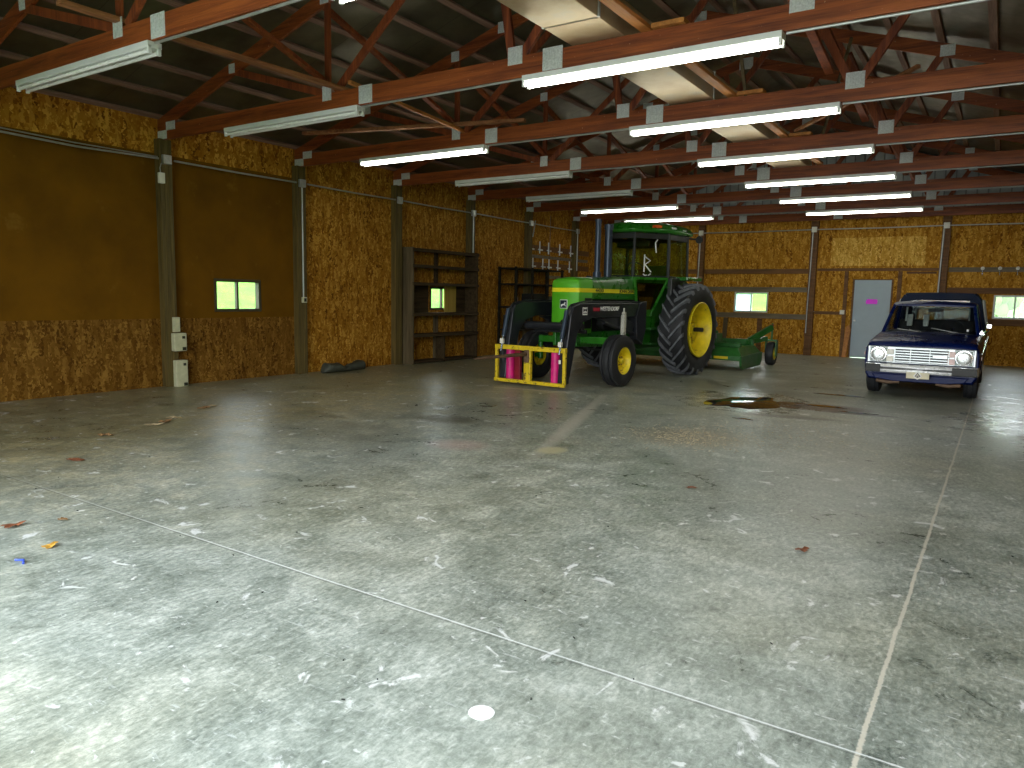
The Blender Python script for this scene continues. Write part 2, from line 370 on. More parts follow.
# ------------------------------------------------------------------ mesh helper
class MB:
    def __init__(s): s.v = []; s.f = []; s.m = []; s.mi = 0
    def mat(s, i): s.mi = i; return s
    def add(s, vs, fs):
        o = len(s.v); s.v += [tuple(p) for p in vs]
        for f in fs: s.f.append([i + o for i in f]); s.m.append(s.mi)
        return s
    def box(s, x0, x1, y0, y1, z0, z1):
        if x0 > x1: x0, x1 = x1, x0
        if y0 > y1: y0, y1 = y1, y0
        if z0 > z1: z0, z1 = z1, z0
        return s.add([(x0, y0, z0), (x1, y0, z0), (x1, y1, z0), (x0, y1, z0), (x0, y0, z1), (x1, y0, z1), (x1, y1, z1), (x0, y1, z1)],
                     [(0, 3, 2, 1), (4, 5, 6, 7), (0, 1, 5, 4), (1, 2, 6, 5), (2, 3, 7, 6), (3, 0, 4, 7)])
    def bar(s, p, q, w, h, up=(0, 0, 1)):
        """rectangular bar from p to q; w across, h along up"""
        p, q = Vector(p), Vector(q); d = (q - p).normalized(); u = Vector(up)
        side = d.cross(u)
        if side.length < 1e-5: side = d.cross(Vector((1, 0, 0)))
        side.normalize(); u = side.cross(d).normalized()
        vs = []
        for c in (p, q):
            for a, b in ((-1, -1), (1, -1), (1, 1), (-1, 1)): vs.append(c + side * (a * w / 2) + u * (b * h / 2))
        return s.add(vs, [(0, 1, 2, 3), (7, 6, 5, 4), (0, 4, 5, 1), (1, 5, 6, 2), (2, 6, 7, 3), (3, 7, 4, 0)])
    def tube(s, pts, r, seg=10, cap=True):
        pts = [Vector(p) for p in pts]; rs = r if isinstance(r, (list, tuple)) else [r] * len(pts)
        rings = []; ref = None
        for i, p in enumerate(pts):
            d = (pts[min(i + 1, len(pts) - 1)] - pts[max(i - 1, 0)]).normalized()
            if ref is None:
                ref = d.cross(Vector((0, 0, 1)))
                if ref.length < 1e-3: ref = d.cross(Vector((1, 0, 0)))
            a = (ref - d * ref.dot(d)).normalized(); ref = a; b = d.cross(a)
            rings.append([p + (a * math.cos(t) + b * math.sin(t)) * rs[i] for t in [2 * PI * k / seg for k in range(seg)]])
        return s.loft(rings, True, cap)
    def loft(s, rings, closed=True, cap=True):
        n = len(rings[0]); vs = [p for r in rings for p in r]; fs = []
        for i in range(len(rings) - 1):
            for k in range(n if closed else n - 1):
                a, b = i * n + k, i * n + (k + 1) % n
                fs.append((a, b, b + n, a + n))
        if cap:
            fs.append(tuple(reversed(range(n)))); fs.append(tuple(range(len(vs) - n, len(vs))))
        return s.add(vs, fs)
    def prism(s, prof, c0, c1, axis='y'):
        """prof: polygon in the two other axes (x,z for y; y,z for x; x,y for z)"""
        def P(a, b, c): return {'y': (a, c, b), 'x': (c, a, b), 'z': (a, b, c)}[axis]
        n = len(prof)
        vs = [P(a, b, c0) for a, b in prof] + [P(a, b, c1) for a, b in prof]
        fs = [tuple(range(n)), tuple(reversed(range(n, 2 * n)))] + [(k, k + n, (k + 1) % n + n, (k + 1) % n) for k in range(n)]
        return s.add(vs, fs)
    def lathe(s, prof, o=(0, 0, 0), axis='y', seg=40, closed=False):
        """prof: (radius, offset along axis)"""
        rings = []
        for k in range(seg):
            t = 2 * PI * k / seg; c, n = math.cos(t), math.sin(t)
            ring = []
            for r, h in prof:
                p = {'y': (r * c, h, r * n), 'x': (h, r * c, r * n), 'z': (r * c, r * n, h)}[axis]
                ring.append((p[0] + o[0], p[1] + o[1], p[2] + o[2]))
            rings.append(ring)
        n = len(prof); vs = [p for r in rings for p in r]; fs = []
        for k in range(seg):
            k2 = (k + 1) % seg
            for i in range(n if closed else n - 1):
                j = (i + 1) % n
                fs.append((k * n + i, k * n + j, k2 * n + j, k2 * n + i))
        return s.add(vs, fs)
    def sphere(s, c, r, seg=12, rings=8):
        rx, ry, rz = r if isinstance(r, tuple) else (r, r, r)
        vs, fs = [], []
        for i in range(rings + 1):
            a = PI * i / rings
            for k in range(seg):
                t = 2 * PI * k / seg
                vs.append((c[0] + rx * math.sin(a) * math.cos(t), c[1] + ry * math.sin(a) * math.sin(t), c[2] + rz * math.cos(a)))
        for i in range(rings):
            for k in range(seg):
                fs.append((i * seg + k, i * seg + (k + 1) % seg, (i + 1) * seg + (k + 1) % seg, (i + 1) * seg + k))
        return s.add(vs, fs)
    def build(s, name, mats, parent=None, bevel=0., smooth=None, label=None, loc=(0, 0, 0), seg=2):
        me = bpy.data.meshes.new(name)
        me.from_pydata(s.v, [], s.f); me.validate()
        bm = bmesh.new(); bm.from_mesh(me)
        bmesh.ops.remove_doubles(bm, verts=bm.verts, dist=1e-5)
        bmesh.ops.recalc_face_normals(bm, faces=bm.faces)
        bm.to_mesh(me); bm.free()
        mats = mats if isinstance(mats, (list, tuple)) else [mats]
        for k in mats: me.materials.append(MATS[k])
        if len(mats) > 1:
            # material slots survive the welding as bmesh keeps face order
            if len(me.polygons) == len(s.m):
                for p, i in zip(me.polygons, s.m): p.material_index = i
        if smooth is not None:
            me.shade_smooth(); me.set_sharp_from_angle(angle=math.radians(smooth))
        o = bpy.data.objects.new(name, me); COL.objects.link(o); o.location = loc
        if parent is not None: o.parent = parent
        if bevel:
            b = o.modifiers.new('bevel', 'BEVEL'); b.width = bevel; b.segments = seg; b.limit_method = 'ANGLE'; b.angle_limit = math.radians(35)
        if label: o['label'] = label
        return o

def tag(o, label=None, cat=None, group=None, kind=None):
    if label: o['label'] = label
    if cat: o['category'] = cat
    if group: o['group'] = group
    if kind: o['kind'] = kind
    return o
def empty(name, loc=(0, 0, 0), rz=0., label=None, cat=None, group=None):
    o = bpy.data.objects.new(name, None); COL.objects.link(o)
    o.location = loc; o.rotation_euler = (0, 0, rz); o.empty_display_size = .1
    return tag(o, label, cat, group)
def copy_tree(o, parent=None):
    c = o.copy(); COL.objects.link(c); c.parent = parent
    for ch in list(o.children): copy_tree(ch, c)
    return c
def text_obj(name, body, size, depth, mat, parent, loc, rot, shear=0., bold=0., label=None, sx=1.):
    cu = bpy.data.curves.new(name, 'FONT'); cu.body = body; cu.size = size; cu.extrude = depth
    cu.align_x = 'CENTER'; cu.align_y = 'CENTER'; cu.shear = shear; cu.offset = bold
    tmp = bpy.data.objects.new(name + '_curve', cu); COL.objects.link(tmp)
    dg = bpy.context.evaluated_depsgraph_get(); dg.update()
    me = bpy.data.meshes.new_from_object(tmp.evaluated_get(dg))
    bpy.data.objects.remove(tmp); bpy.data.curves.remove(cu)
    for v in me.vertices: v.co.x *= sx
    me.materials.clear(); me.materials.append(MATS[mat]); me.name = name
    o = bpy.data.objects.new(name, me); COL.objects.link(o)
    o.parent = parent; o.location = loc; o.rotation_euler = rot
    if label: o['label'] = label
    return o

ORD = ['first', 'second', 'third', 'fourth', 'fifth', 'sixth', 'seventh', 'eighth', 'ninth', 'tenth', 'eleventh', 'twelfth', 'thirteenth', 'fourteenth']

# ------------------------------------------------------------------ camera
F, YAW, PITCH, ROLL, CX, CZ = 736.6995, .5839, -.1187, .0191, 10.4132, 1.4459
def make_camera():
    cy, sy, cp, sp, cr, sr = math.cos(YAW), math.sin(YAW), math.cos(PITCH), math.sin(PITCH), math.cos(ROLL), math.sin(ROLL)
    fw = Vector((-sy * cp, cy * cp, sp)); r = Vector((cy, sy, 0)); u = r.cross(fw)
    r2 = r * cr + u * sr; u2 = -r * sr + u * cr
    cam = bpy.data.cameras.new('camera'); cam.sensor_fit = 'HORIZONTAL'; cam.sensor_width = 36
    cam.lens = F / 1024 * 36; cam.clip_start = .05; cam.clip_end = 300
    o = bpy.data.objects.new('camera', cam); COL.objects.link(o)
    M = Matrix((r2, u2, -fw)).transposed().to_4x4(); M.translation = Vector((CX, 0, CZ))
    o.matrix_world = M; SC.camera = o
make_camera()

# ------------------------------------------------------------------ room shell
S = 2.4851
def T(k): return 6.3311 + (k - 2) * S
YB, YF, XW = 21.23, -1.12, 12.43
WH = 3.78
RS = .31                         # roof slope
def struct(o): o['kind'] = 'structure'; return o

def grid_wall(name, mats, axis, c0, c1, us, vs, holes, matf, parent=None):
    mb = MB()
    us = sorted(set(us + [h[0] for h in holes] + [h[1] for h in holes])); vs = sorted(set(vs + [h[2] for h in holes] + [h[3] for h in holes]))
    for a, b in zip(us, us[1:]):
        for c, d in zip(vs, vs[1:]):
            um, vm = (a + b) / 2, (c + d) / 2
            if any(h[0] < um < h[1] and h[2] < vm < h[3] for h in holes): continue
            mb.mat(matf(um, vm))
            if axis == 'x': mb.box(c0, c1, a, b, c, d)
            else: mb.box(a, b, c0, c1, c, d)
    me = bpy.data.meshes.new(name); me.from_pydata(mb.v, [], mb.f)
    for k in mats: me.materials.append(MATS[k])
    for p, i in zip(me.polygons, mb.m): p.material_index = i
    o = bpy.data.objects.new(name, me); COL.objects.link(o)
    return struct(o)

struct(MB().box(-.12, XW + .12, YF - .12, YB + .12, -.11, 0).build('floor', 'worn_concrete'))
W1 = (7.17, 8.05, 1.11, 1.635); W2 = (12.45, 13.32, 1.11, 1.62); W3 = (17.70, 18.6, 1.13, 1.70)
grid_wall('wall_left', ['strand_board_near_wall', 'brown_hardboard', 'strand_board_dull', 'strand_board_orange'], 'x', -.12, 0, [YF - .12, 8.78, YB + .12], [0, 1.015, 3.40, WH, 3.93], [W1, W2, W3],
          lambda u, v: 0 if u > 8.78 else (2 if v < 1.015 else (1 if v < 3.40 else 3)))
W4 = (3.97, 4.91, 1.12, 1.69); W5 = (10.20, 11.10, 1.12, 1.69); DR = (7.06, 8.02, 0, 2.06)
grid_wall('wall_back', ['strand_board_far_wall', 'strand_board_fresh'], 'y', YB, YB + .12, [0, 6.48, 8.68, XW], [0, 2.40, 3.13, WH], [W4, W5, DR],
          lambda u, v: 1 if 6.48 < u < 8.68 and 2.40 < v < 3.13 else 0)
grid_wall('wall_right', ['strand_board_near_wall'], 'x', XW, XW + .12, [YF - .12, YB + .12], [0, 3.93], [], lambda u, v: 0)
grid_wall('wall_front', ['strand_board_far_wall'], 'y', YF - .12, YF, [0, XW], [0, WH], [(3.9, 12.1, 0, 3.62)], lambda u, v: 0)
# gable metal above the back wall and the front wall
def gable(name, y0, y1):
    zr = 3.95 + RS * XW / 2
    return struct(MB().prism([(0, WH), (XW, WH), (XW, 3.95), (XW / 2, zr), (0, 3.95)], y0, y1, 'y').build(name, 'ribbed_siding'))
gable('wall_back_gable', YB, YB + .1); gable('wall_front_gable', YF - .1, YF)
# roof: two sheets
mb = MB()
for sgn in (0, 1):
    pts = [(-.35, 3.93 - .35 * RS), (XW / 2, 3.93 + RS * XW / 2), (XW / 2, 3.96 + RS * XW / 2), (-.35, 3.96 - .35 * RS)]
    if sgn: pts = [(XW - a, b) for a, b in pts]
    mb.prism(pts, YF - .4, YB + .4, 'y')
struct(mb.build('ceiling', 'foil_faced_roof_sheet'))

# windows
def window(n, axis, c, u0, u1, z0, z1, frame_mat, panes, label, mull=.5, slide=True):
    """c: inner wall face coordinate; axis 'x' wall at X=c looking along X, 'y' wall at Y=c"""
    root = struct(empty('window_%d' % n, ((c, (u0 + u1) / 2, z0) if axis == 'x' else ((u0 + u1) / 2, c, z0))))
    root['label'] = label
    ox, oy, oz = root.location
    def B(mb, a, b, d0, d1, z, zz):
        if axis == 'x': mb.box(d0 - 0, d1 - 0, a - oy, b - oy, z - oz, zz - oz)
        else: mb.box(a - ox, b - ox, -d1, -d0, z - oz, zz - oz)
    t = .045; fr = MB()
    d0, d1 = (-.09, .012)
    B(fr, u0, u1, d0, d1, z0, z0 + t); B(fr, u0, u1, d0, d1, z1 - t, z1)
    B(fr, u0, u0 + t, d0, d1, z0 + t, z1 - t); B(fr, u1 - t, u1, d0, d1, z0 + t, z1 - t)
    fr.build('window_frame', frame_mat, root, .004)
    um = u0 + (u1 - u0) * mull
    m = MB(); B(m, um - .018, um + .018, -.07, -.005, z0 + t, z1 - t); m.build('meeting_rail', frame_mat, root, .004)
    for (a, b, mt, dd) in ((u0 + t, um, panes[0], -.035), (um, u1 - t, panes[1], -.05)):
        p = MB(); B(p, a, b, dd - .004, dd, z0 + t, z1 - t); p.build('pane', mt, root)
    return root
window(1, 'x', 0, *W1, 'dark_window_frame', ('clear_pane', 'clear_pane'), 'dark framed sliding window in the brown hardboard wall')
window(2, 'x', 0, *W2, 'dark_window_frame', ('clear_pane', 'clear_pane'), 'bright window behind the dark wooden shelf unit')
window(3, 'x', 0, *W3, 'dark_window_frame', ('clear_pane', 'clear_pane'), 'bright window half hidden behind the green tractor hood')
window(4, 'y', YB, *W4, 'window_vinyl', ('screened_pane', 'clear_pane'), 'small white framed window above the green mower')
window(5, 'y', YB, *W5, 'window_vinyl', ('clear_pane', 'clear_pane'), 'white framed window right of the blue pickup', .48)

# door with frame
d = struct(empty('door_1', (7.54, YB, 0))); d['label'] = 'grey steel door in the back wall with a magenta patch'
MB().box(-.435, .435, .0, .045, .012, 2.035).build('door_slab', 'grey_door_paint', d, .004)
fm = MB(); fm.box(-.48, -.437, -.015, .10, 0, 2.06); fm.box(.437, .48, -.015, .10, 0, 2.06); fm.box(-.437, .437, -.015, .10, 2.037, 2.06)
fm.build('door_frame', 'girt_lumber', d, .003)
kb = MB(); kb.lathe([(.0, -.075), (.022, -.074), (.028, -.06), (.024, -.045), (.010, -.035), (.010, -.012), (.03, -.008), (.03, 0)], (-.37, 0, .98), 'y', 20)
kb.build('door_knob', 'galvanized', d, 0, 40)
sg = MB(); sg.prism([(-.13, 1.42), (.13, 1.42), (.145, 1.48), (.13, 1.54), (-.10, 1.545), (-.135, 1.50)], -.012, .0, 'y')
sg.build('door_patch', 'magenta_paint', d, label='bright magenta patch stuck on the door')

# ------------------------------------------------------------------ trusses
ZC0, ZC1 = 3.588, 3.79
TH = .045
def tc(x):                        # top chord centre height
    return 3.79 + RS * (x if x < XW / 2 else XW - x)
def make_truss():
    root = empty('roof_truss', (0, 0, ZC0))
    z = lambda a: a - ZC0
    b = MB(); b.box(.0, XW, 0, TH, 0, ZC1 - ZC0); b.build('bottom_chord', 'red_stained_lumber', root, .004)
    for s in (0, 1):
        pts = [(-.02, 3.70), (XW / 2, 3.70 + RS * XW / 2), (XW / 2, 3.88 + RS * XW / 2), (-.02, 3.88)]
        pts = [(-.0, 3.79), (.28, 3.79), (XW / 2, 3.70 + RS * XW / 2), (XW / 2, 3.875 + RS * XW / 2), (0, 3.875)]
        if s: pts = [(XW - a, q) for a, q in pts]
        MB().prism([(a, z(q)) for a, q in pts], .002, TH - .002, 'y').build('top_chord', 'red_stained_lumber', root, .004)
    webs = [(1.75, tc(1.75) - .03, 3.46, 3.80, .088), (3.53, 3.79, 3.53, tc(3.53) - .08, .075), (3.66, 3.79, 5.75, tc(5.75) - .06, .088), (6.15, 3.79, 5.85, tc(5.85) - .06, .088), (6.27, 3.79, 7.45, tc(7.45) - .06, .088),
            (8.85, 3.79, 8.2, tc(8.2) - .07, .088), (8.95, 3.79, 9.48, tc(9.48) - .07, .088)]
    for x0, z0, x1, z1, h in webs:
        MB().bar((x0, TH / 2, z(z0)), (x1, TH / 2, z(z1)), h, TH - .006, (0, 1, 0)).build('web', 'red_stained_web', root, .003)
    plates = [(3.53, 3.79, .15, .17), (4.16, 3.70, .21, .2), (6.20, 3.80, .17, .17), (6.63, 3.71, .22, .21), (8.90, 3.80, .19, .17), (.12, 3.655, .22, .12), (.33, 3.765, .22, .12),
              (12.31, 3.655, .22, .12), (12.10, 3.765, .22, .12), (1.75, tc(1.75), .12, .12), (3.5, tc(3.5), .14, .14), (4.35, tc(4.35), .2, .15), (9.55, tc(9.55), .17, .14), (XW / 2, tc(XW / 2) - .05, .24, .2)]
    for x, zz, w, h in plates:
        p = MB(); n = 7
        p.box(x - w / 2, x + w / 2, -.0035, 0, z(zz) - h / 2, z(zz) + h / 2)
        for i in range(n):          # pressed ribs of the nail plate
            xx = x - w / 2 + w * (i + .5) / n
            p.box(xx - w / n * .25, xx + w / n * .25, -.009, -.0035, z(zz) - h / 2 + .008, z(zz) + h / 2 - .008)
        p.build('gusset_plate', 'gusset_steel', root)
    return root
proto = make_truss()
where = {1: 'nearest the camera, crossing the top left corner', 2: 'second from the camera, meeting the post with pale boxes', 3: 'third from the camera', 4: 'fourth from the camera', 5: 'fifth from the camera', 6: 'sixth from the camera', 7: 'seventh from the camera, above the tractor', 8: 'against the far back wall'}
for k in range(1, 9):
    o = proto if k == 1 else copy_tree(proto)
    o.location = (0, T(k) - .01 if k < 8 else YB - .25, ZC0)
    tag(o, 'red stained timber roof truss, ' + where[k], 'roof truss', 'roof trusses')

# purlins under the roof sheets
pm = MB(); pm.box(-.045, .045, YF, YB - .01, -.035, 0); pme = None
xs = [.03 + .585 * i for i in range(11)]
k = 0
for side, word in ((0, 'left'), (1, 'right')):
    for i, x in enumerate(xs):
        X = x if side == 0 else XW - x
        if pme is None:
            p = pm.build('roof_purlin', 'weathered_purlin_lumber', None, .003); pme = p
        else:
            p = pme.copy(); COL.objects.link(p)
        p.location = (X, 0, 3.925 + RS * x); p.rotation_euler = (0, -math.atan(RS) if side == 0 else math.atan(RS), 0)
        tag(p, 'weathered roof purlin, %s up from the %s eave' % (ORD[i], word), 'purlin', 'roof purlins')

# lengthwise bracing in the attic
def brace(name, p, q, w, h, mat, label, cat='brace', grp='roof braces', up=(0, 0, 1)):
    p, q = Vector(p), Vector(q)
    o = MB().bar((0, 0, 0), q - p, w, h, up).build(name, mat, None, .003); o.location = p
    return tag(o, label, cat, grp)
for k in range(1, 7):
    brace('sway_brace', (3.43, T(k) + .06, 4.80), (3.56, T(k + 1) - .05, 3.90), .09, .04, 'red_stained_web',
          'dark red diagonal sway brace between the %s and %s trusses, left side' % (ORD[k - 1], ORD[k]))
    brace('sway_brace', (8.35, T(k) + .06, 4.85), (8.65, T(k + 1) - .05, 3.90), .09, .04, 'red_stained_web',
          'dark red diagonal sway brace between the %s and %s trusses, right side' % (ORD[k - 1], ORD[k]))
brace('lateral_brace', (3.50, T(1) - .5, 3.86), (3.78, T(2) + .25, 3.812), .09, .04, 'brace_lumber', 'reddish board lying across the first two truss chords')
brace('lateral_brace', (4.05, T(2) - .15, 3.812), (3.62, T(3) + .3, 3.812), .05, .04, 'orange_lumber', 'yellowish thin board between the second and third truss chords')
brace('lateral_brace', (1.1, T(3) - .75, 3.90), (4.7, T(3) + .03, 3.86), .09, .045, 'brace_lumber', 'long pinkish board propped level behind the second truss')
brace('loose_strut', (7.74, T(3) + .0, 3.795), (7.80, T(3) - .9, 4.75), .035, .035, 'grey_board', 'thin grey strut rising behind the second truss beside the duct')
brace('loose_strut', (8.1, T(4) + .0, 3.795), (8.55, T(4) - .9, 4.75), .035, .035, 'grey_board', 'thin grey strut rising behind the third truss')
brace('loose_strut', (7.75, T(4) - .10, 3.85), (9.4, T(4) - 1.6, 4.1), .05, .04, 'brace_lumber', 'long thin brown pole leaning between the third and fourth trusses')

# duct lying on the chords with a timber beside it
dz = ZC1 + .004
du = empty('air_duct', (7.1, T(0), dz), 0, 'long tan sheet metal duct lying on the truss chords', 'duct')
b = MB(); b.box(-.27, .27, 0, T(5) + .3 - T(0), 0, .30); b.build('duct_body', 'duct_sheet', du, .006)
for i in range(1, 9):
    y = i * 1.48
    f = MB(); f.box(-.285, .285, y, y + .03, .0, .31); f.build('duct_flange', 'galvanized', du, .003)
o = MB().box(-.05, .05, 0, T(5) + .3 - T(1), 0, .04).build('lumber_length', 'orange_lumber', None, .003); o.location = (7.58, T(1) - .3, dz); tag(o, 'bright orange timber lying beside the metal duct on the chords', 'timber')
for i, k in enumerate((1, 2, 3)):
    o = MB().box(-.15, .15, 0, .14, 0, .04).build('wood_block', 'orange_lumber', None, .003); o.location = (7.78, T(k) + 1.9, dz + .042)
    o.location = (7.80, T(k + 1) - .06, dz)
    tag(o, 'short orange wood block on the %s truss chord beside the duct' % ORD[k], 'block', 'wood blocks by the duct')

# ------------------------------------------------------------------ lights
def make_light(lit):
    r = empty('fluorescent_light')
    L = 2.46
    h = MB(); h.prism([(-.066, .0), (.066, .0), (.066, -.050), (.058, -.056), (-.058, -.056), (-.066, -.050)], -L / 2, L / 2, 'y')
    # profile is (x,z) swept along y: turn so the length runs along X
    h.v = [(y, x, zz) for x, y, zz in h.v]
    h.build('light_housing', 'white_enamel', r, .003)
    for s in (-1, 1):
        t = MB(); t.tube([(-L / 2 + .03, s * .044, -.082), (L / 2 - .03, s * .044, -.082)], .0175, 12)
        t.build('light_tube', 'tube_lit' if lit else 'tube_unlit', r, 0, 40)
        for e in (-1, 1):
            c = MB(); c.box(e * (L / 2 - .028), e * (L / 2), s * .044 - .017, s * .044 + .017, -.108, -.03)
            c.build('lamp_holder', 'white_enamel', r, .006)
    return r
lit_p, unlit_p = make_light(True), make_light(False)
used = {True: False, False: False}
for k in range(1, 8):
    for row, xc in (('left', 2.835), ('right', 7.54)):
        if k == 1 and row == 'right': pass
        lit = row == 'right' or k in (3, 6, 7)
        src = lit_p if lit else unlit_p
        o = src if not used[lit] else copy_tree(src); used[lit] = True
        o.location = (xc, T(k) + .012, ZC0 - .001)
        tag(o, '%s twin fluorescent strip in the %s row, on the %s truss from the camera' % ('glowing' if lit else 'unlit', row, ORD[k - 1]), 'ceiling light', 'fluorescent strip lights')

# conduits along the chords
for k in range(1, 8):
    y = T(k) + .01
    for (a, b2, nm) in ((4.08, 6.29, 'between the two light rows'), (8.79, 12.3, 'from the right light row to the right wall')):
        c = MB(); c.tube([(a, 0, 0), ((a + b2) / 2, 0, -.006), (b2, 0, 0)], .0125, 8)
        o = c.build('conduit', 'conduit_metal', None, 0, 40); o.location = (0, y, ZC0 - .0128)
        tag(o, 'thin metal conduit on the %s truss, %s' % (ORD[k - 1], nm), 'conduit', 'truss conduits')

# ------------------------------------------------------------------ posts
def post(x, y, w, dd, label, h=3.60):
    p = empty('wall_post', (x, y, 0), 0, label, 'post', 'wall posts')
    n = 3; mb = MB()
    for i in range(n):              # laminated from three planks
        mb.box(0, dd, -w / 2 + w * i / n + .0015, -w / 2 + w * (i + 1) / n - .0015, 0, h)
    mb.build('post_planks', 'post_lumber', p, .003)
    return p
leftlab = {1: 'brown wall post left of the frame, under the nearest truss', 2: 'timber wall post with the pale electrical boxes at its foot', 3: 'timber wall post with a conduit drop, between hardboard and strand board', 4: 'timber wall post at the near end of the shelf unit',
           5: 'timber wall post behind the far end of the shelf unit', 6: 'timber wall post in front of the peg rails', 7: 'timber wall post in the far left corner bay'}
for k in range(2, 8): post(0, T(k) + .02, .19, .135, leftlab[k])
for x, l in ((2.95, 'back wall post left of the mower window, behind the cab'), (6.05, 'back wall post left of the grey door'), (9.1, 'back wall post rising behind the pickup canopy')):
    p = empty('wall_post', (x, YB, 0), 0, l, 'post', 'wall posts')
    mb = MB()
    for i in range(3): mb.box(-.095 + .0633 * i + .0015, -.095 + .0633 * (i + 1) - .0015, -.13, 0, 0, 3.585)
    mb.build('post_planks', 'girt_lumber', p, .003)

# girts on the back wall
def girt(x0, x1, z0, z1, mat, label, t=.04):
    o = MB().box(0, x1 - x0, -t, 0, 0, z1 - z0).build('wall_girt', mat, None, .003); o.location = (x0, YB, z0)
    return tag(o, label, 'girt', 'back wall girts')
girt(3.06, 5.95, 2.20, 2.33, 'girt_lumber', 'top brown girt of the back wall, over the mower window')
girt(3.06, 5.95, 1.70, 1.83, 'grey_girt_lumber', 'middle greyish girt of the back wall, just above the mower window')
girt(3.06, 5.95, .96, 1.10, 'grey_girt_lumber', 'greyish girt of the back wall below the mower window')
girt(6.16, 9.0, 2.27, 2.34, 'girt_lumber', 'girt over the grey door')
girt(6.16, 6.92, 1.12, 1.20, 'girt_lumber', 'short girt left of the grey door')
girt(9.21, 12.4, 2.24, 2.35, 'grey_girt_lumber', 'top girt of the right back bay carrying the three white hooks')
girt(9.21, 12.4, 1.72, 1.86, 'girt_lumber', 'girt just above the window by the pickup')
girt(9.21, 12.4, .96, 1.11, 'girt_lumber', 'girt below the window by the pickup')
girt(.05, 2.85, 2.20, 2.33, 'girt_lumber', 'top girt of the back wall bay behind the tractor')
girt(.05, 2.85, .96, 1.10, 'girt_lumber', 'lower girt of the back wall bay behind the tractor')
def stud(x, w, z0, z1, mat, label, lean=0.):
    o = MB().bar((0, -.03, 0), (lean, -.03, z1 - z0), w, .04, (0, 1, 0)).build('wall_stud', mat, None, .003); o.location = (x, YB, z0)
    return tag(o, label, 'stud', 'back wall studs')
stud(3.72, .12, 0.0, .95, 'grey_board', 'pale stud under the mower window, beside the tractor tyre', .04)
stud(4.72, .13, 0.0, .95, 'girt_lumber', 'brown stud under the mower window, right of the pale stud')
stud(6.90, .09, 0, 2.26, 'girt_lumber', 'upright trimmer left of the grey door')
stud(8.16, .09, 0, 2.26, 'girt_lumber', 'upright trimmer right of the grey door')
o = MB().prism([(0, 0), (.10, 0), (.17, .74), (.13, .86), (.05, .80)], -.06, -.03, 'y').build('plywood_offcut', 'orange_lumber', None, .003)
o.location = (6.93, YB - .05, 0); tag(o, 'orange plywood offcut leaning beside the grey door', 'board')
o = MB().box(0, .66, -.012, 0, 0, .05).build('trim_1', 'girt_lumber'); o.location = (8.3, YB, 2.2); struct(o)

# conduits and boxes on walls
def conduit(pts, r, label, mat='conduit_metal'):
    p0 = Vector(pts[0]); mb = MB(); mb.tube([Vector(p) - p0 for p in pts], r, 8)
    o = mb.build('conduit', mat, None, 0, 50); o.location = p0
    return tag(o, label, 'conduit', 'wall conduits')
def jbox(x, y, z, w, d, h, label, mat='white_enamel', grp='junction boxes'):
    r = empty('junction_box', (x, y, z), 0, label, 'electrical box', grp)
    MB().box(-w / 2, w / 2, -d / 2, d / 2, -h / 2, h / 2).build('box_body', mat, r, .008)
    return r
for k in range(1, 7):
    sag = .02 if k < 2 else .0
    pts = [(.15, T(k) + .14, 3.31), (.16 - .0, (T(k) + T(k + 1)) / 2, 3.30 - sag), (.15, T(k + 1) - .10, 3.31)]
    conduit(pts, .014, 'metal conduit along the left wall ending at the post with the pale boxes' if k == 1 else 'metal conduit along the left wall from the %s to the %s post' % (ORD[k - 2], ORD[k - 1]))
    r = jbox(.155, T(k + 1) + .02, 3.31, .06, .13, .13, 'grey junction box high on the %s left wall post' % ORD[k - 1], 'galvanized')
conduit([(.135, T(1), 3.36), (.13, (T(1) + T(2)) / 2, 3.33), (.13, T(2) - .1, 3.335)], .009, 'second thinner cable above the nearest left wall conduit')
conduit([(.15, T(3) + .02, 3.24), (.15, T(3) + .02, 1.36)], .014, 'bright conduit dropping down the second left wall post')
conduit([(.15, T(5) + .02, 3.24), (.15, T(5) + .02, 2.42)], .016, 'bright conduit dropping to the shelf unit')
conduit([(.15, T(7) + .02, 3.24), (.15, T(7) + .02, 2.2)], .016, 'bright conduit dropping beside the peg rails')
r = jbox(.155, T(3) + .03, 1.31, .05, .09, .10, 'small pale outlet box at the bottom of the conduit drop', 'aged_box_paint')
MB().box(.026, .030, -.025, .025, -.03, .03).build('outlet_face', 'dark_socket', r)
conduit([(.15, T(2) - .06, 3.25), (.16, T(2) - .09, 3.18), (.15, T(2) - .08, 3.12)], .006, 'short loop of cable above the white box on the nearest post')
r = jbox(.155, T(2) - .07, 3.04, .05, .09, .15, 'small white box high on the nearest left post', 'white_plastic')
# boxes at the foot of post two
o = MB().box(0, .05, -.05, .05, 0, .22).build('cable_cover', 'aged_box_paint', None, .006); o.location = (.137, T(2) + .075, .82); tag(o, 'narrow pale cable cover above the wall box', 'cable cover')
for (y, z, w, h, l) in ((T(2) + .10, .67, .20, .27, 'pale plastic electrical box on the nearest left post, upper of two'), (T(2) + .11, .20, .19, .40, 'taller pale electrical box at the foot of the nearest left post')):
    r = empty('electrical_box', (.137, y, z - h / 2), 0, l, 'electrical box', 'pale boxes at the post')
    MB().box(0, .09, -w / 2, w / 2, 0, h).build('box_body', 'aged_box_paint', r, .012)
    MB().box(.09, .094, w / 2 - .075, w / 2 - .015, .012, .06).build('socket', 'dark_socket', r)
    MB().box(.09, .093, w / 2 - .075, w / 2 - .03, h - .085, h - .045).build('socket', 'dark_socket', r)
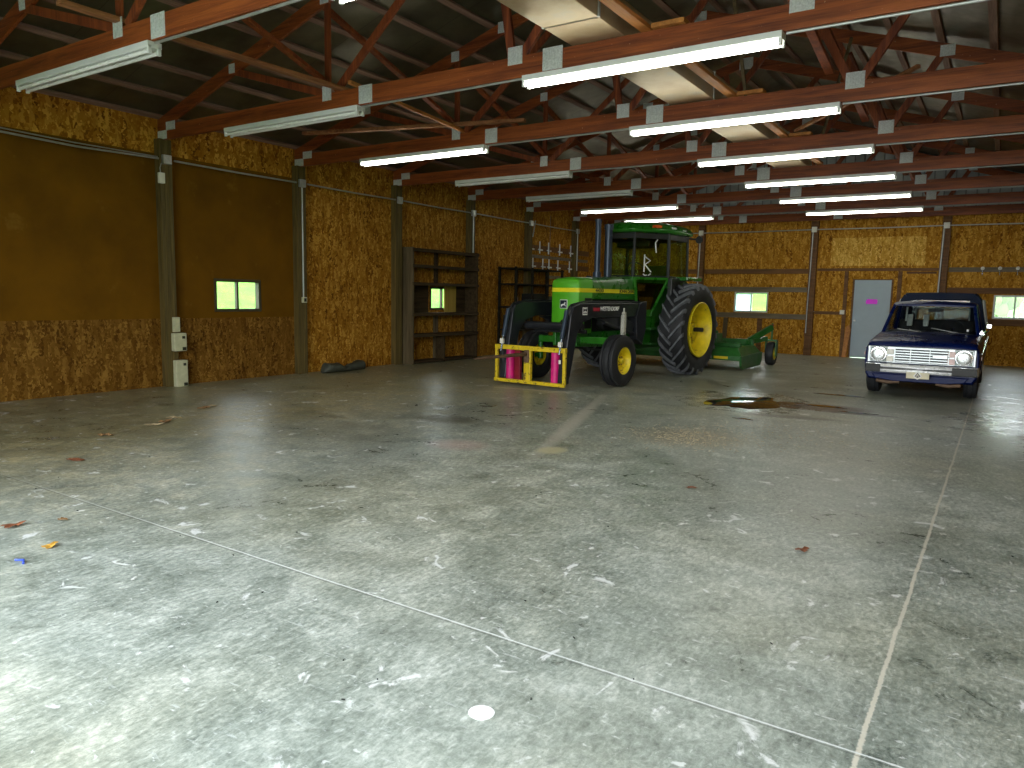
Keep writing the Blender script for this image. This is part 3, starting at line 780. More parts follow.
# back wall conduit
for a, b2, l in ((.1, 2.9, 'behind the tractor cab'), (3.0, 6.0, 'above the mower window'), (6.1, 9.05, 'above the grey door'), (9.15, 12.4, 'above the pickup')):
    conduit([(a, YB - .14, 3.36), ((a + b2) / 2, YB - .14, 3.35), (b2, YB - .14, 3.36)], .014, 'metal conduit along the back wall ' + l)
for x, l in ((2.95, 'white junction box on the back post beside the cab roof'), (6.05, 'pale junction box on the back post left of the door'), (9.1, 'white junction box on the back post above the pickup')):
    jbox(x, YB - .155, 3.36, .13, .06, .14, l, 'white_plastic')
conduit([(6.02, YB - .14, 3.29), (5.99, YB - .14, 1.2), (5.99, YB - .14, .6)], .015, 'conduit dropping down the post left of the grey door')
conduit([(9.05, YB - .14, 3.29), (9.02, YB - .14, .8)], .02, 'conduit dropping down the post behind the pickup')
conduit([(2.93, YB - .14, 3.29), (2.90, YB - .14, 1.5)], .018, 'conduit dropping down the post behind the cab')
conduit([(6.0, YB - .10, 1.0), (6.05, YB - .10, 1.14), (6.16, YB - .06, 1.19), (7.6, YB - .05, 1.19)][:3], .012, 'short curved conduit left of the grey door')
jbox(6.86, YB - .07, 1.19, .11, .05, .11, 'white switch box left of the grey door', 'white_plastic')
# three hooks on the right bay
for i, x in enumerate((9.92, 10.27, 10.62)):
    r = empty('insulator_hook', (x, YB - .04, 2.32), 0, 'white round hook on the back wall, %s of three right of the pickup post' % ORD[i], 'hook', 'white hooks')
    m = MB(); m.lathe([(0, -.09), (.03, -.085), (.042, -.06), (.03, -.03), (.012, -.02), (.012, 0)], (0, 0, 0), 'y', 18); m.build('knob', 'white_plastic', r, 0, 40)
    m = MB(); m.tube([(0, -.03, -.03), (0, -.05, -.10), (0, -.04, -.16), (0, -.02, -.15)], .009, 8); m.build('hook', 'steel_rod', r, 0, 50)
# left wall far bay: peg rails
def rail(z, ys, label, y0, y1):
    r = empty('peg_rail', (0, y0, z), 0, label, 'peg rail', 'peg rails')
    MB().box(0, .045, 0, y1 - y0, -.07, .07).build('rail_board', 'girt_lumber', r, .004)
    for y in ys:
        m = MB(); m.tube([(.09, y - y0, -.14), (.09, y - y0, .17)], .017, 8); m.box(.045, .09, y - y0 - .012, y - y0 + .012, -.05, -.02)
        m.build('peg', 'white_enamel', r, 0, 40)
    for y in ys:
        m = MB(); m.box(.045, .075, y - y0 + .10, y - y0 + .19, -.06, -.025); m.build('clip', 'white_plastic', r, .004)
rail(2.72, (16.40, 16.83, 17.28, 17.88, 18.50), 'upper peg rail on the far left wall with white pegs', 16.25, 19.7)
rail(2.28, (16.50, 17.0, 17.32, 17.80, 18.45), 'lower peg rail on the far left wall with white pegs', 16.25, 19.7)
o = MB().tube([(0, 0, 0), (0, 0, 1.15)], .012, 8).build('hanging_rod', 'rusty_steel', None, 0, 40); o.location = (.13, 17.28, 2.45); tag(o, 'long thin rod standing upright on the peg rail', 'rod')
o = MB().tube([(0, 0, 0), (0, .12, .42)], .015, 8).build('hanging_rod', 'galvanized', None, 0, 40); o.location = (.1, 16.45, 2.98); tag(o, 'short tilted metal rod on the wall above the peg rail', 'rod')
for i, (z, l) in enumerate(((2.50, 'bare timber rail between the two peg rails'), (1.98, 'bare timber rail under the lower peg rail'))):
    ys0 = 16.25 if z > 2.2 else 17.40
    o = MB().box(0, .035, 0, 19.65 - ys0, -.04, .04).build('timber_rail', 'grey_girt_lumber', None, .003); o.location = (0, ys0, z); tag(o, l, 'rail')

# shelf unit
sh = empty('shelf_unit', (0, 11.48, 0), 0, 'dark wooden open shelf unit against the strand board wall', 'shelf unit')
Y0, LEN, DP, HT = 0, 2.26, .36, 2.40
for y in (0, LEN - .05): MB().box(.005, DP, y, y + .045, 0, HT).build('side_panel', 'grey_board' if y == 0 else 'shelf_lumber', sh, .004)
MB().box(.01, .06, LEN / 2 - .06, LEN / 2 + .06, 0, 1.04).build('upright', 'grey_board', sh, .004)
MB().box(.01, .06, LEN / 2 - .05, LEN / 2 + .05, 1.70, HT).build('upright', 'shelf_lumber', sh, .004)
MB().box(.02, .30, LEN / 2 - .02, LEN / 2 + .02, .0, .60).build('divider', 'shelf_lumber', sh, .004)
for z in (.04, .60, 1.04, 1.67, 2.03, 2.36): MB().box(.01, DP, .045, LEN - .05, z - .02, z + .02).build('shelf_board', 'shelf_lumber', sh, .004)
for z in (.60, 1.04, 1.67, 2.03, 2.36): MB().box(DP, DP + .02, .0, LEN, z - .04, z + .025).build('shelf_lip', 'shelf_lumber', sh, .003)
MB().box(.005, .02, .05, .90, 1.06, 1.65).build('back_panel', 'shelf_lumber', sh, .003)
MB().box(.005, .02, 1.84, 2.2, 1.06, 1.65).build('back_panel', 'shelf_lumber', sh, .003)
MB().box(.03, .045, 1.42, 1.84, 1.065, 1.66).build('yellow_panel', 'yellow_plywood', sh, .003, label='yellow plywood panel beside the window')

# far dark rack
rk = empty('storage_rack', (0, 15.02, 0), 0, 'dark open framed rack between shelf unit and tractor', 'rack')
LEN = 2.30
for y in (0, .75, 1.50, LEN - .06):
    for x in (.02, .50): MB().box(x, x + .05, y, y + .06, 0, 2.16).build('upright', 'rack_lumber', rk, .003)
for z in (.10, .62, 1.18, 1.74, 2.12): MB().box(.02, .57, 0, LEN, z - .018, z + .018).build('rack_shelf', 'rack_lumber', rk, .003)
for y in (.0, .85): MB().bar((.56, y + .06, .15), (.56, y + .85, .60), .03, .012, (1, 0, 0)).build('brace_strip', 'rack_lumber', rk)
def cont(y, z, w, h, dpt, label, mat, cat):
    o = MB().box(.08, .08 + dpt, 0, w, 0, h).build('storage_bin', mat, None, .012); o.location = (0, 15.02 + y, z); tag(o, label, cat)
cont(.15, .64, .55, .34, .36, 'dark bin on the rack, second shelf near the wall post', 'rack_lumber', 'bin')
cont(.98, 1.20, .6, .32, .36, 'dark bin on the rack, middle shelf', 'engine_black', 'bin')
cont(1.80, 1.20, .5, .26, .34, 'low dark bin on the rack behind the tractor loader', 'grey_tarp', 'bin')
# slender pole leaning on the rack
o = MB().tube([(0, 0, 0), (-.40, .55, 1.42)], .014, 8).build('leaning_pole', 'rusty_steel', None, 0, 40); o.location = (1.05, 14.4, 0); tag(o, 'thin pole leaning against the dark rack left of the loader', 'pole')

# rolled tarp on the floor by the wall
mb = MB(); rings = []
for i in range(13):
    t = i / 12; y = 9.12 + 1.05 * t
    rr = .085 + .022 * math.sin(t * 9) + .012 * math.sin(t * 23)
    if i in (0, 12): rr *= .55
    rings.append([(.30 + .03 * math.sin(t * 5) + 1.25 * rr * math.cos(a), y, max(.002, rr * .85 + .85 * rr * math.sin(a) * (1 + .1 * math.sin(3 * a + t * 7)))) for a in [2 * PI * q / 14 for q in range(14)]])
mb.loft([[(p[0], p[1] - 9.12, p[2]) for p in r] for r in rings]); o = mb.build('rolled_tarp', 'grey_tarp', None, 0, 60); o.location = (0, 9.12, 0)
tag(o, 'dark rolled tarp lying on the floor along the left wall', 'tarp')

# ------------------------------------------------------------------ tractor
AN = math.radians(4.0)
TO = (4.45, 13.95)
tr = empty('tractor', (TO[0], TO[1], 0), -PI / 2 - AN, 'green farm tractor with yellow wheels, glazed cab and black front loader', 'tractor')
# local: x forward, y to the tractor's left (towards the camera side), z up
G = 'tractor_green'
def rear_wheel(v, side):
    R = .875; cz = R
    prof = [(.50, -.19), (.53, -.215), (.60, -.245), (.69, -.252), (.77, -.243), (.815, -.225), (.825, -.15), (.828, 0), (.825, .15), (.815, .225), (.77, .243), (.69, .252), (.60, .245), (.53, .215), (.50, .19), (.47, .0)]
    mb = MB(); mb.mat(0).lathe(prof, (0, 0, 0), 'y', 64, True)
    mb.mat(1)
    n = 22; D = .34
    for s in (-1, 1):
        for i in range(n):
            ph = 2 * PI * (i + (.5 if s > 0 else 0)) / n
            sts = []
            for t, da in ((-.012, -.02), (.07, .08), (.15, .19), (.215, .28), (.250, D)):
                r0, r1 = (.80, R) if t < .2 else ((.79, R - .008) if t < .24 else (.76, R - .05))
                hw = .030 if t < .2 else .036
                ring = []
                for (rr, w) in ((r0, -hw * 1.15), (r1, -hw * .8), (r1, hw * .8), (r0, hw * 1.15)):
                    a = ph + da + w / R
                    ring.append((rr * math.cos(a), s * t, rr * math.sin(a)))
                sts.append(ring)
            mb.loft(sts)
    w = mb.build('rear_wheel', ['tyre_rubber', 'dusty_lug_rubber'], tr, 0, 35, loc=(.10, v, cz))
    w.name = 'rear_wheel'
    k = side
    rim = MB(); rim.lathe([(.47, -.17 * k), (.47, .12 * k), (.505, .205 * k), (.53, .252 * k), (.512, .262 * k), (.485, .215 * k), (.455, .10 * k), (.445, -.06 * k), (.43, -.12 * k), (.335, -.12 * k), (.325, .03 * k), (.30, .05 * k), (.18, .045 * k), (.165, .0), (.125, .0), (.115, .10 * k), (.09, .115 * k), (0, .115 * k)], (0, 0, 0), 'y', 48)
    r = rim.build('rim', 'tractor_yellow', w, 0, 30)
    for i in range(8):
        a = 2 * PI * (i + .3) / 8
        b = MB(); b.tube([(.25 * math.cos(a), .03 * k, .25 * math.sin(a)), (.25 * math.cos(a), .075 * k, .25 * math.sin(a))], .020, 6); b.build('wheel_nut', 'tractor_yellow', w)
    ax = MB(); ax.tube([(0, -.1 * k, 0), (0, .29 * k, 0)], .042, 16); ax.build('axle_shaft', 'engine_black', w, .004, 40)
    return w
rear_wheel(.93, 1); rear_wheel(-.88, -1)
def front_wheel(u, v, side):
    R = .428
    prof = [(.205, -.10), (.23, -.125), (.30, -.138), (.36, -.13), (.405, -.118), (.418, -.100), (.415, -.075), (.396, -.068), (.396, -.055), (.422, -.048), (.424, -.02), (.428, 0), (.424, .02), (.422, .048), (.396, .055), (.396, .068), (.415, .075), (.418, .100), (.405, .118), (.36, .13), (.30, .138), (.23, .125), (.205, .10), (.19, 0)]
    # three raised ribs with grooves
    w = MB().lathe(prof, (0, 0, 0), 'y', 56, True).build('front_wheel', 'tyre_rubber', tr, 0, 30, loc=(u, v, R))
    k = side
    rim = MB(); rim.lathe([(.19, -.09 * k), (.19, .06 * k), (.21, .10 * k), (.228, .118 * k), (.215, .124 * k), (.195, .10 * k), (.18, .05 * k), (.165, .0), (.12, -.01 * k), (.09, .02 * k), (.085, .035 * k), (.05, .04 * k), (.045, .085 * k), (.035, .095 * k), (0, .097 * k)], (0, 0, 0), 'y', 40)
    r = rim.build('rim', 'tractor_yellow', w, 0, 30)
    for i in range(6):
        a = 2 * PI * i / 6
        b = MB(); b.tube([(.068 * math.cos(a), .03 * k, .068 * math.sin(a)), (.068 * math.cos(a), .055 * k, .068 * math.sin(a))], .011, 6); b.build('wheel_nut', 'rusty_steel', w)
    return w
fwL = front_wheel(2.87, .96, 1); fwR = front_wheel(2.80, -.75, -1)
for w in (fwL, fwR): w.rotation_euler = (0, 0, 0)
# front axle
ax = MB(); ax.prism([(-.78, .60), (-.74, .77), (.80, .80), (.90, .62), (.82, .58), (.70, .68), (-.60, .66), (-.72, .58)], 2.77, 2.91, 'x')
ax.build('front_axle', 'tractor_green', tr, .012)
for v in (.80, -.62):
    m = MB(); m.tube([(2.84, v, .36), (2.84, v, .78)], .045, 12); m.tube([(2.84, v, .42), (2.84, v + (.12 if v > 0 else -.10), .42)], .04, 12); m.build('axle_spindle', 'tractor_green', tr, 0, 40)
m = MB(); m.tube([(2.64, .78, .55), (2.64, 0, .58), (2.64, -.62, .55)], .018, 8); m.build('tie_rod', 'engine_black', tr, 0, 40)
# frame, engine
m = MB(); m.prism([(1.1, .55), (3.02, .62), (3.03, .86), (1.1, .86)], -.24, -.18, 'y'); m.build('frame_rail', 'tractor_green', tr, .01)
m = MB(); m.prism([(1.1, .55), (3.02, .62), (3.03, .86), (1.1, .86)], .18, .24, 'y'); m.build('frame_rail', 'tractor_green', tr, .01)
m = MB(); m.box(1.05, 2.85, -.20, .20, .62, 1.42); m.box(1.3, 2.6, -.27, .27, .88, 1.20); m.box(1.15, 2.3, .2, .30, .95, 1.10)
for i in range(6): m.tube([(1.35 + i * .22, .20, 1.22), (1.35 + i * .22, .29, 1.20)], .05, 10)
m.tube([(1.3, .26, 1.32), (2.7, .26, 1.34)], .045, 10); m.build('engine', 'engine_black', tr, .008)
m = MB(); m.tube([(1.5, .31, 1.05), (1.9, .32, 1.07), (2.3, .31, 1.03)], .016, 8); m.build('fuel_line', 'steel_rod', tr, 0, 40)
m = MB(); m.tube([(2.35, .27, 1.0), (2.35, .40, 1.0)], .10, 18); m.build('oil_filter', 'engine_black', tr, .01, 40)
m = MB(); m.box(-.45, 1.1, -.30, .30, .50, 1.12); m.tube([(0, -.85, .875), (0, .85, .875)], .13, 16); m.build('transmission', 'implement_green', tr, .02)
# hood: lofted from rear to front
def hood_ring(u, hw, z0, z1, crown, r=.07):
    pts = [(u, -hw, z0), (u, -hw, z1 - r), (u, -hw + r * .3, z1 - r * .3), (u, -hw + r, z1), (u, 0, z1 + crown), (u, hw - r, z1), (u, hw - r * .3, z1 - r * .3), (u, hw, z1 - r), (u, hw, z0)]
    return pts
m = MB(); m.loft([hood_ring(1.02, .29, 1.42, 1.835, .02), hood_ring(1.5, .29, 1.42, 1.82, .02), hood_ring(2.2, .285, 1.42, 1.79, .02), hood_ring(2.62, .282, 1.42, 1.775, .02)], True, True)
m.build('hood', G, tr, .006, 40)
m = MB(); m.loft([hood_ring(2.62, .282, .84, 1.775, .02), hood_ring(2.94, .280, .84, 1.765, .02), hood_ring(3.03, .272, .84, 1.745, .018), hood_ring(3.06, .235, .85, 1.715, .01), hood_ring(3.075, .05, .86, 1.69, .0, .03)], True, True)
gr = m.build('front_cowl', 'lit_cowl_green', tr, .006, 40)  # bright green carries the daylight on the forward face
m = MB(); m.box(2.64, 2.86, .281, .286, .92, 1.44); m.box(2.64, 2.86, -.286, -.281, .92, 1.44)
m.build('side_screen', 'engine_black', tr)
m = MB()
def sq(u, v, du, dv, z0=1.532, z1=1.602): return [(u, v, z0), (u, v, z1), (u + du, v + dv, z1), (u + du, v + dv, z0)]
m.loft([sq(1.03, .296, 0, -.01), sq(2.62, .288, 0, -.01), sq(2.94, .286, 0, -.01), sq(3.032, .277, -.01, -.008), sq(3.066, .236, -.01, -.002), sq(3.082, .05, -.01, 0), sq(3.082, -.05, -.01, 0), sq(3.066, -.236, -.01, .002), sq(3.032, -.277, -.01, .008)])
st = m.build('hood_stripe', 'stripe_yellow', tr, 0, label='yellow stripe round the hood')
RL = (PI / 2, 0, PI)   # text on the tractor's left side, reading front to back
text_obj('lettering', '4430', .080, .001, 'decal_text_dark', st, (2.40, .290, 1.567), RL, bold=.003, sx=1.7)
text_obj('lettering', 'JOHN DEERE', .076, .001, 'decal_text_dark', st, (1.42, .2955, 1.567), RL, bold=.003, sx=1.35)
# emblem on the front cowl
em = MB(); em.box(3.070, 3.082, -.075, .075, 1.255, 1.405); e0 = em.build('emblem', 'emblem_white', tr, .01)
m = MB(); m.box(3.082, 3.086, -.065, .065, 1.265, 1.395); m.build('emblem_field', 'emblem_dark', e0, .008)
deer = [(-.05, 1.30), (-.038, 1.325), (-.012, 1.332), (.012, 1.335), (.022, 1.35), (.020, 1.372), (.034, 1.360), (.052, 1.352), (.040, 1.345), (.034, 1.325), (.048, 1.305), (.046, 1.290), (.032, 1.303), (.018, 1.312), (-.012, 1.308), (-.024, 1.300), (-.034, 1.282), (-.042, 1.278), (-.036, 1.300)]
m = MB(); m.prism(deer, 3.086, 3.089, 'x'); m.build('emblem_figure', 'emblem_white', e0)
m = MB(); m.tube([(3.09, .06, .90), (3.12, .05, 1.00), (3.13, .0, 1.04), (3.12, -.06, 1.00), (3.10, -.12, .94)], .010, 8)
m.tube([(3.10, .20, .88), (3.13, .18, .98), (3.14, .07, 1.09), (3.13, .00, 1.05), (3.11, -.05, .93)], .009, 8); m.build('hydraulic_hose', 'loader_black', tr, 0, 50)
# stacks
m = MB(); m.tube([(2.03, .0, 1.80), (2.03, .0, 1.90)], .075, 16); m.tube([(2.03, .0, 1.88), (2.03, .0, 2.80)], .052, 16); m.tube([(2.03, .0, 2.78), (2.03, .0, 2.83)], .060, 16)
m.build('exhaust_stack', 'stack_blue_grey', tr, .003, 40)
m = MB(); m.tube([(1.66, .0, 1.80), (1.66, .0, 1.9), (1.66, .0, 2.70)], .070, 18); m.tube([(1.66, .0, 2.68), (1.66, .0, 2.77)], .085, 18)
m.build('air_intake_stack', 'stack_blue_grey', tr, .004, 40)
m = MB(); m.tube([(2.3, .0, 1.79), (2.3, .0, 1.83)], .045, 14); m.build('filler_cap', 'engine_black', tr, .005, 40)
# cab (hexagonal plan: narrow front, doors splayed, wide rear)
def cabring(z, f=0.):
    return [(1.00 - f, .40), (.76, .70 - f * .5), (-.42, .70 - f * .5), (-.42, -.70 + f * .5), (.76, -.70 + f * .5), (1.00 - f, -.40)]
base = [(1.24, .29), (.58, .68), (-.26, .68), (-.26, -.68), (.58, -.68), (1.24, -.29)]
top = [(1.20, .29), (.56, .655), (-.27, .655), (-.27, -.655), (.56, -.655), (1.20, -.29)]
ZB, ZT = 1.86, 2.66
def lerp(a, b, t): return tuple(p + (q - p) * t for p, q in zip(a, b))
def cpt(i, t):               # point on the corner i at height fraction t
    p = lerp(base[i], top[i], t); return Vector((p[0], p[1], ZB + (ZT - ZB) * t))
cab = MB()
cab.loft([[(p[0] - .02, p[1], 1.72) for p in base], [(p[0], p[1], ZB) for p in base]])
cab.build('cab_belt', G, tr, .008)
for i in range(6):
    m = MB(); m.bar(cpt(i, -.02), cpt(i, 1.02), .055 if i in (1, 4) else .045, .055, (1, 0, 0)); m.build('cab_pillar', 'cab_black', tr, .008)
names = ['door_window', 'side_window', 'rear_window', 'side_window', 'door_window', 'windshield']
for i in range(6):
    j = (i + 1) % 6
    q = [cpt(i, .0), cpt(j, .0), cpt(j, 1), cpt(i, 1)]
    n = (q[1] - q[0]).cross(q[2] - q[0]).normalized() * .004
    m = MB(); m.loft([q, [p + n for p in q]]); m.build(names[i], 'olive_tinted_glass', tr, 0)
m = MB()
for i in range(6):
    j = (i + 1) % 6
    m.bar(cpt(i, .93), cpt(j, .93), .03, .10); m.bar(cpt(i, .0), cpt(j, .0), .035, .03)
m.build('window_header', 'cab_black', tr, .004)
# roof: crowned cap
def rr(off, z): 
    c = [(1.30, .30), (.62, .72), (-.36, .72), (-.36, -.62), (.62, -.62), (1.30, -.26)]
    return [(x - off * (1 if x > 0 else -1), y - off * (1 if y > 0 else -1), z) for x, y in c]
m = MB(); m.loft([rr(.06, 2.655), rr(.0, 2.67), rr(-.012, 2.72), rr(.02, 2.78), rr(.08, 2.83), rr(.18, 2.865), rr(.27, 2.875)]); m.build('cab_roof', G, tr, .012, 35)
m = MB(); m.bar((.96, .52, 2.775), (.80, .62, 2.775), .04, .05); m.build('amber_lamp', 'amber_lens', tr, .008)
m = MB(); m.bar((.56, .715, 2.765), (.40, .725, 2.765), .03, .035); m.bar((.10, .725, 2.755), (-.02, .725, 2.755), .02, .025); m.build('roof_highlight', 'roof_highlight_white', tr, .006)  # white highlights of the roof edge, built as two small bars
# work light at the cab's rear corner
m = MB(); m.tube([(-.30, .66, 2.64), (-.36, .80, 2.62)], .018, 8); m.lathe([(0, -.03), (.05, -.03), (.075, .02), (.07, .04), (0, .045)], (-.38, .86, 2.61), 'x', 18); m.build('work_lamp', 'engine_black', tr, 0, 40)
# white strokes over the door glass
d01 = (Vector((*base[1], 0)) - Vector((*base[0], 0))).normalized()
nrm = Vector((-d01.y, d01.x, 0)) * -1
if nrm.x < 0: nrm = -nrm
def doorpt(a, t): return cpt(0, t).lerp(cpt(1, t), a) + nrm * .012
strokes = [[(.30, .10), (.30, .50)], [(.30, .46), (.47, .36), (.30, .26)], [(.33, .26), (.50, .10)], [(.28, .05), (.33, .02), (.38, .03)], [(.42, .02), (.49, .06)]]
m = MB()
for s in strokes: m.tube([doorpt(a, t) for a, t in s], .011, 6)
m.build('glass_stroke', 'emblem_white', tr, 0, 50, label='white R shaped strokes on the door glass')
m = MB(); m.tube([doorpt(a, t) for a, t in ((.66, .86), (.60, .78), (.61, .68), (.63, .55))], .011, 6); m.build('glass_stroke', 'emblem_white', tr, 0, 50, label='white curved stroke high on the door glass')
# lower door panel: splayed trapezoid with dark window
lo = [Vector((1.03, .41, 1.72)), Vector((.80, .71, 1.72)), Vector((.87, .62, 1.20)), Vector((1.05, .40, 1.20))]
def panel(q, t): 
    n = (q[1] - q[0]).cross(q[2] - q[0]).normalized() * t
    return MB().loft([q, [p + n for p in q]])
for sgn in (1, -1):
    q = [Vector((1.19, sgn * .31, 1.82)), Vector((.57, sgn * .675, 1.82)), Vector((.86, sgn * .52, 1.22)), Vector((1.13, sgn * .345, 1.20))]
    dr = MB()
    for a, b in ((0, 1), (1, 2), (2, 3), (3, 0)): dr.bar(q[a], q[b], .04, .05)
    dr.bar(q[2] + Vector((.0, 0, -.06)), q[3] + Vector((0, 0, -.06)), .04, .10); dr.build('door_frame', G, tr, .008)
    panel(q, -.006 * sgn).build('lower_door_window', 'dark_tinted_glass', tr)
    if sgn > 0:
        m = MB(); m.bar(q[3] + Vector((-.03, .03, .06)), q[3] + Vector((-.03, .03, .20)), .02, .02); m.build('door_handle', 'chrome', tr, .004)
for v0, v1 in ((.48, .54), (-.54, -.48)): MB().prism([(.60, 1.80), (-.25, 1.80), (-.25, 1.1), (.95, .98), (.90, 1.2)], v0, v1, 'y').build('cab_side_panel', 'implement_green', tr, .01)  # darker green here carries painted shade between door and tyre
m = MB(); m.box(-.25, 1.1, -.36, .36, 1.10, 1.18); m.box(1.06, 1.12, -.27, .27, 1.12, 1.82); m.build('cab_floor', 'cab_black', tr, .006)
m = MB(); m.box(-.30, .12, -.24, .24, 1.48, 1.60); m.prism([(-.34, 1.55), (-.24, 1.55), (-.30, 2.12), (-.40, 2.10)], -.24, .24, 'y'); m.build('driver_seat', 'seat_vinyl', tr, .03)
m = MB(); m.tube([(.92, 0, 1.7), (.62, 0, 1.95)], .03, 10)
ringp = [(.60 + .10 * math.sin(a) * .7, .19 * math.cos(a), 1.97 + .17 * math.sin(a)) for a in [2 * PI * i / 24 for i in range(25)]]
m.tube(ringp, .014, 8, False); m.build('steering_wheel', 'cab_black', tr, 0, 50)
m = MB(); m.box(.3, .75, -.35, .35, 2.42, 2.54); m.build('headliner_console', 'cab_black', tr, .02)
# fenders
for s in (1, -1):
    m = MB(); prof = []
    for i in range(9):
        a = math.radians(58 + i * 11); prof.append((.10 + .97 * math.cos(a), .875 + .97 * math.sin(a) * .97))
    prof += [(.10 + (p[0] - .10) * .965, .875 + (p[1] - .875) * .965) for p in reversed(prof)]
    m.prism(prof, s * .56, s * .74, 'y'); m.build('fender', 'implement_green', tr, .008)  # darker green than the hood, shade put into the colour
    m = MB(); m.box(-.40, .27, s * .68, s * .94, 1.80, 1.87); m.build('fender_top', G, tr, .015)
m = MB(); m.prism([(.02, 1.86), (.02, 1.785), (.40, 1.68), (.62, 1.46), (.60, 1.84)], .69, .78, 'y'); fx = m.build('fender_panel', 'cab_black', tr, .015)
m = MB(); m.prism([(.09, 1.80), (.17, 1.80), (.18, 1.84), (.10, 1.84)], .781, .786, 'y'); m.build('badge', 'emblem_white', fx)
# battery box steps
st2 = MB(); st2.box(.80, 1.22, .30, .56, .86, 1.12); st2.box(.86, 1.24, .30, .52, .60, .86); st2.build('battery_box', G, tr, .02)
for z, v in ((.60, .68), (.88, .66)): MB().box(.90, 1.16, .52, v, z, z + .03).build('step', 'implement_green', tr, .006)
m = MB(); m.box(2.25, 2.33, .685, .75, .82, 1.16); m.box(2.24, 2.32, .69, .74, 1.16, 1.21); m.tube([(2.29, .72, 1.2), (2.29, .72, 1.28)], .015, 8); m.build('valve_guard', 'mottled_guard', tr, .006, label='pale mottled valve guard beside the front wheel')
# loader
m = MB(); m.tube([(3.42, -.52, .97), (3.42, .60, .97)], .065, 18); m.box(3.20, 3.26, -.48, .56, .86, .92)
ld = m.build('loader', 'loader_black', tr, .004, 40)
for s in (1, -1):
    v0, v1 = (.56, .68) if s > 0 else (-.58, -.46)
    m = MB()
    m.prism([(1.55, 1.37), (3.62, 1.36), (3.80, 1.31), (3.87, 1.18), (4.03, .32), (4.05, .12), (3.93, .08), (3.86, .22), (3.68, .88), (3.52, 1.05), (3.22, 1.12), (1.55, 1.13)], v0, v1, 'y')
    arm = m.build('loader_arm', 'loader_black', ld, .015)
    m = MB(); m.prism([(1.42, 1.40), (1.66, 1.38), (1.80, 1.12), (1.74, .72), (1.54, .62), (1.42, .9)], v0 - .02, v1 + .02, 'y'); m.prism([(2.2, 1.13), (3.05, 1.11), (2.2, .90), (1.85, .84), (1.75, 1.0)], v0 + .02, v1 - .03, 'y'); m.build('loader_mount', 'loader_black', ld, .012)
    m = MB(); m.tube([(1.66, (v0 + v1) / 2, .80), (2.8, (v0 + v1) / 2, 1.04)], .035, 12); m.build('lift_cylinder', 'loader_black', ld, 0, 40)
    vv = (v0 + v1) / 2
    m = MB(); m.tube([(3.92, vv, 1.24), (4.04, vv, .80)], .034, 14); cyl = m.build('tilt_cylinder', 'stack_blue_grey', ld, .003, 40)
    m = MB(); m.tube([(4.035, vv, .82), (4.10, vv, .56)], .018, 12); m.build('cylinder_rod', 'steel_rod', ld, 0, 40)
    m = MB(); m.box(4.05, 4.10, vv - .03, vv + .03, .68, .76); m.build('hose_fitting', 'white_plastic', ld, .006)
    m = MB(); m.tube([(1.6, vv, 1.385), (2.6, vv + .01, 1.385), (3.45, vv, 1.38), (3.80, vv, 1.33), (3.93, vv, 1.22)], .014, 8); m.build('hydraulic_hose', 'loader_black', ld, 0, 50)
m = MB(); m.box(3.42, 3.56, .683, .687, 1.17, 1.29); dc = m.build('warning_decal', 'emblem_white', ld)
m = MB(); m.prism([(3.435, 1.22), (3.49, 1.24), (3.545, 1.22), (3.545, 1.28), (3.515, 1.26), (3.465, 1.26), (3.435, 1.28)], .687, .689, 'y'); m.box(3.43, 3.55, .687, .689, 1.192, 1.204); m.build('decal_mark', 'emblem_dark', ld)
lg = MB(); lg.prism([(3.05, 1.23), (3.23, 1.23), (3.23, 1.285), (3.03, 1.285)], .682, .686, 'y'); lg = lg.build('logo_block', 'decal_red', ld)
text_obj('lettering', 'WESTENDORF', .095, .002, 'emblem_white', ld, (2.72, .685, 1.265), RL, shear=.2, bold=.002)
# bale frame
FU = 4.04
m = MB()
m.bar((FU, -.72, .625), (FU, .66, .625), .07, .075); m.bar((FU + .02, -.72, .085), (FU + .02, .66, .085), .06, .055)
m.bar((FU, -.695, .09), (FU, -.695, .62), .05, .05, (1, 0, 0)); m.bar((FU, .635, .09), (FU, .635, .62), .05, .05, (1, 0, 0))
bf = m.build('bale_frame', 'chipped_yellow', tr, .008); bf.location = (0, .05, 0)
m = MB(); m.bar((FU, -.06, .09), (FU, -.06, .60), .13, .07, (1, 0, 0)); m.build('centre_post', 'chipped_yellow', bf, .012)
m = MB(); m.bar((FU + .04, -.06, .40), (FU + .04, -.06, .60), .09, .05, (1, 0, 0)); m.build('spear_socket', 'rusty_steel', bf, .01)
m = MB(); m.tube([(FU + .0, -.06, .535), (FU + .5, -.06, .535), (FU + 1.2, -.06, .53), (FU + 1.34, -.06, .53)], [.030, .028, .020, .006], 14); m.build('bale_spear', 'rusty_steel', bf, 0, 40)
for v in (-.47, .42):
    m = MB(); m.tube([(FU - .07, v, .10), (FU - .07, v, .60)], .070, 18); m.build('magenta_bar', 'magenta_bar', bf, .004, 40, label='bright magenta upright bar')
    m = MB(); m.box(FU - .16, FU - .10, v + .05, v + (.17 if v < 0 else .11), .09, .60); m.build('red_plate', 'dark_red_plate', bf, .006)
m = MB(); m.box(FU + .036, FU + .04, .55, .59, .42, .48); m.build('sticker', 'white_plastic', bf)
for v in (-.62, .60):
    m = MB(); m.box(FU - .14, FU - .02, v - .035, v + .035, .10, .62); m.build('hitch_plate', 'loader_black', bf, .01)

# ------------------------------------------------------------------ rotary mower behind the tractor
mw = empty('rotary_mower', (4.57, 15.95, 0), 0, 'wide green rotary mower deck parked behind the tractor', 'mower')
IG = 'implement_green'
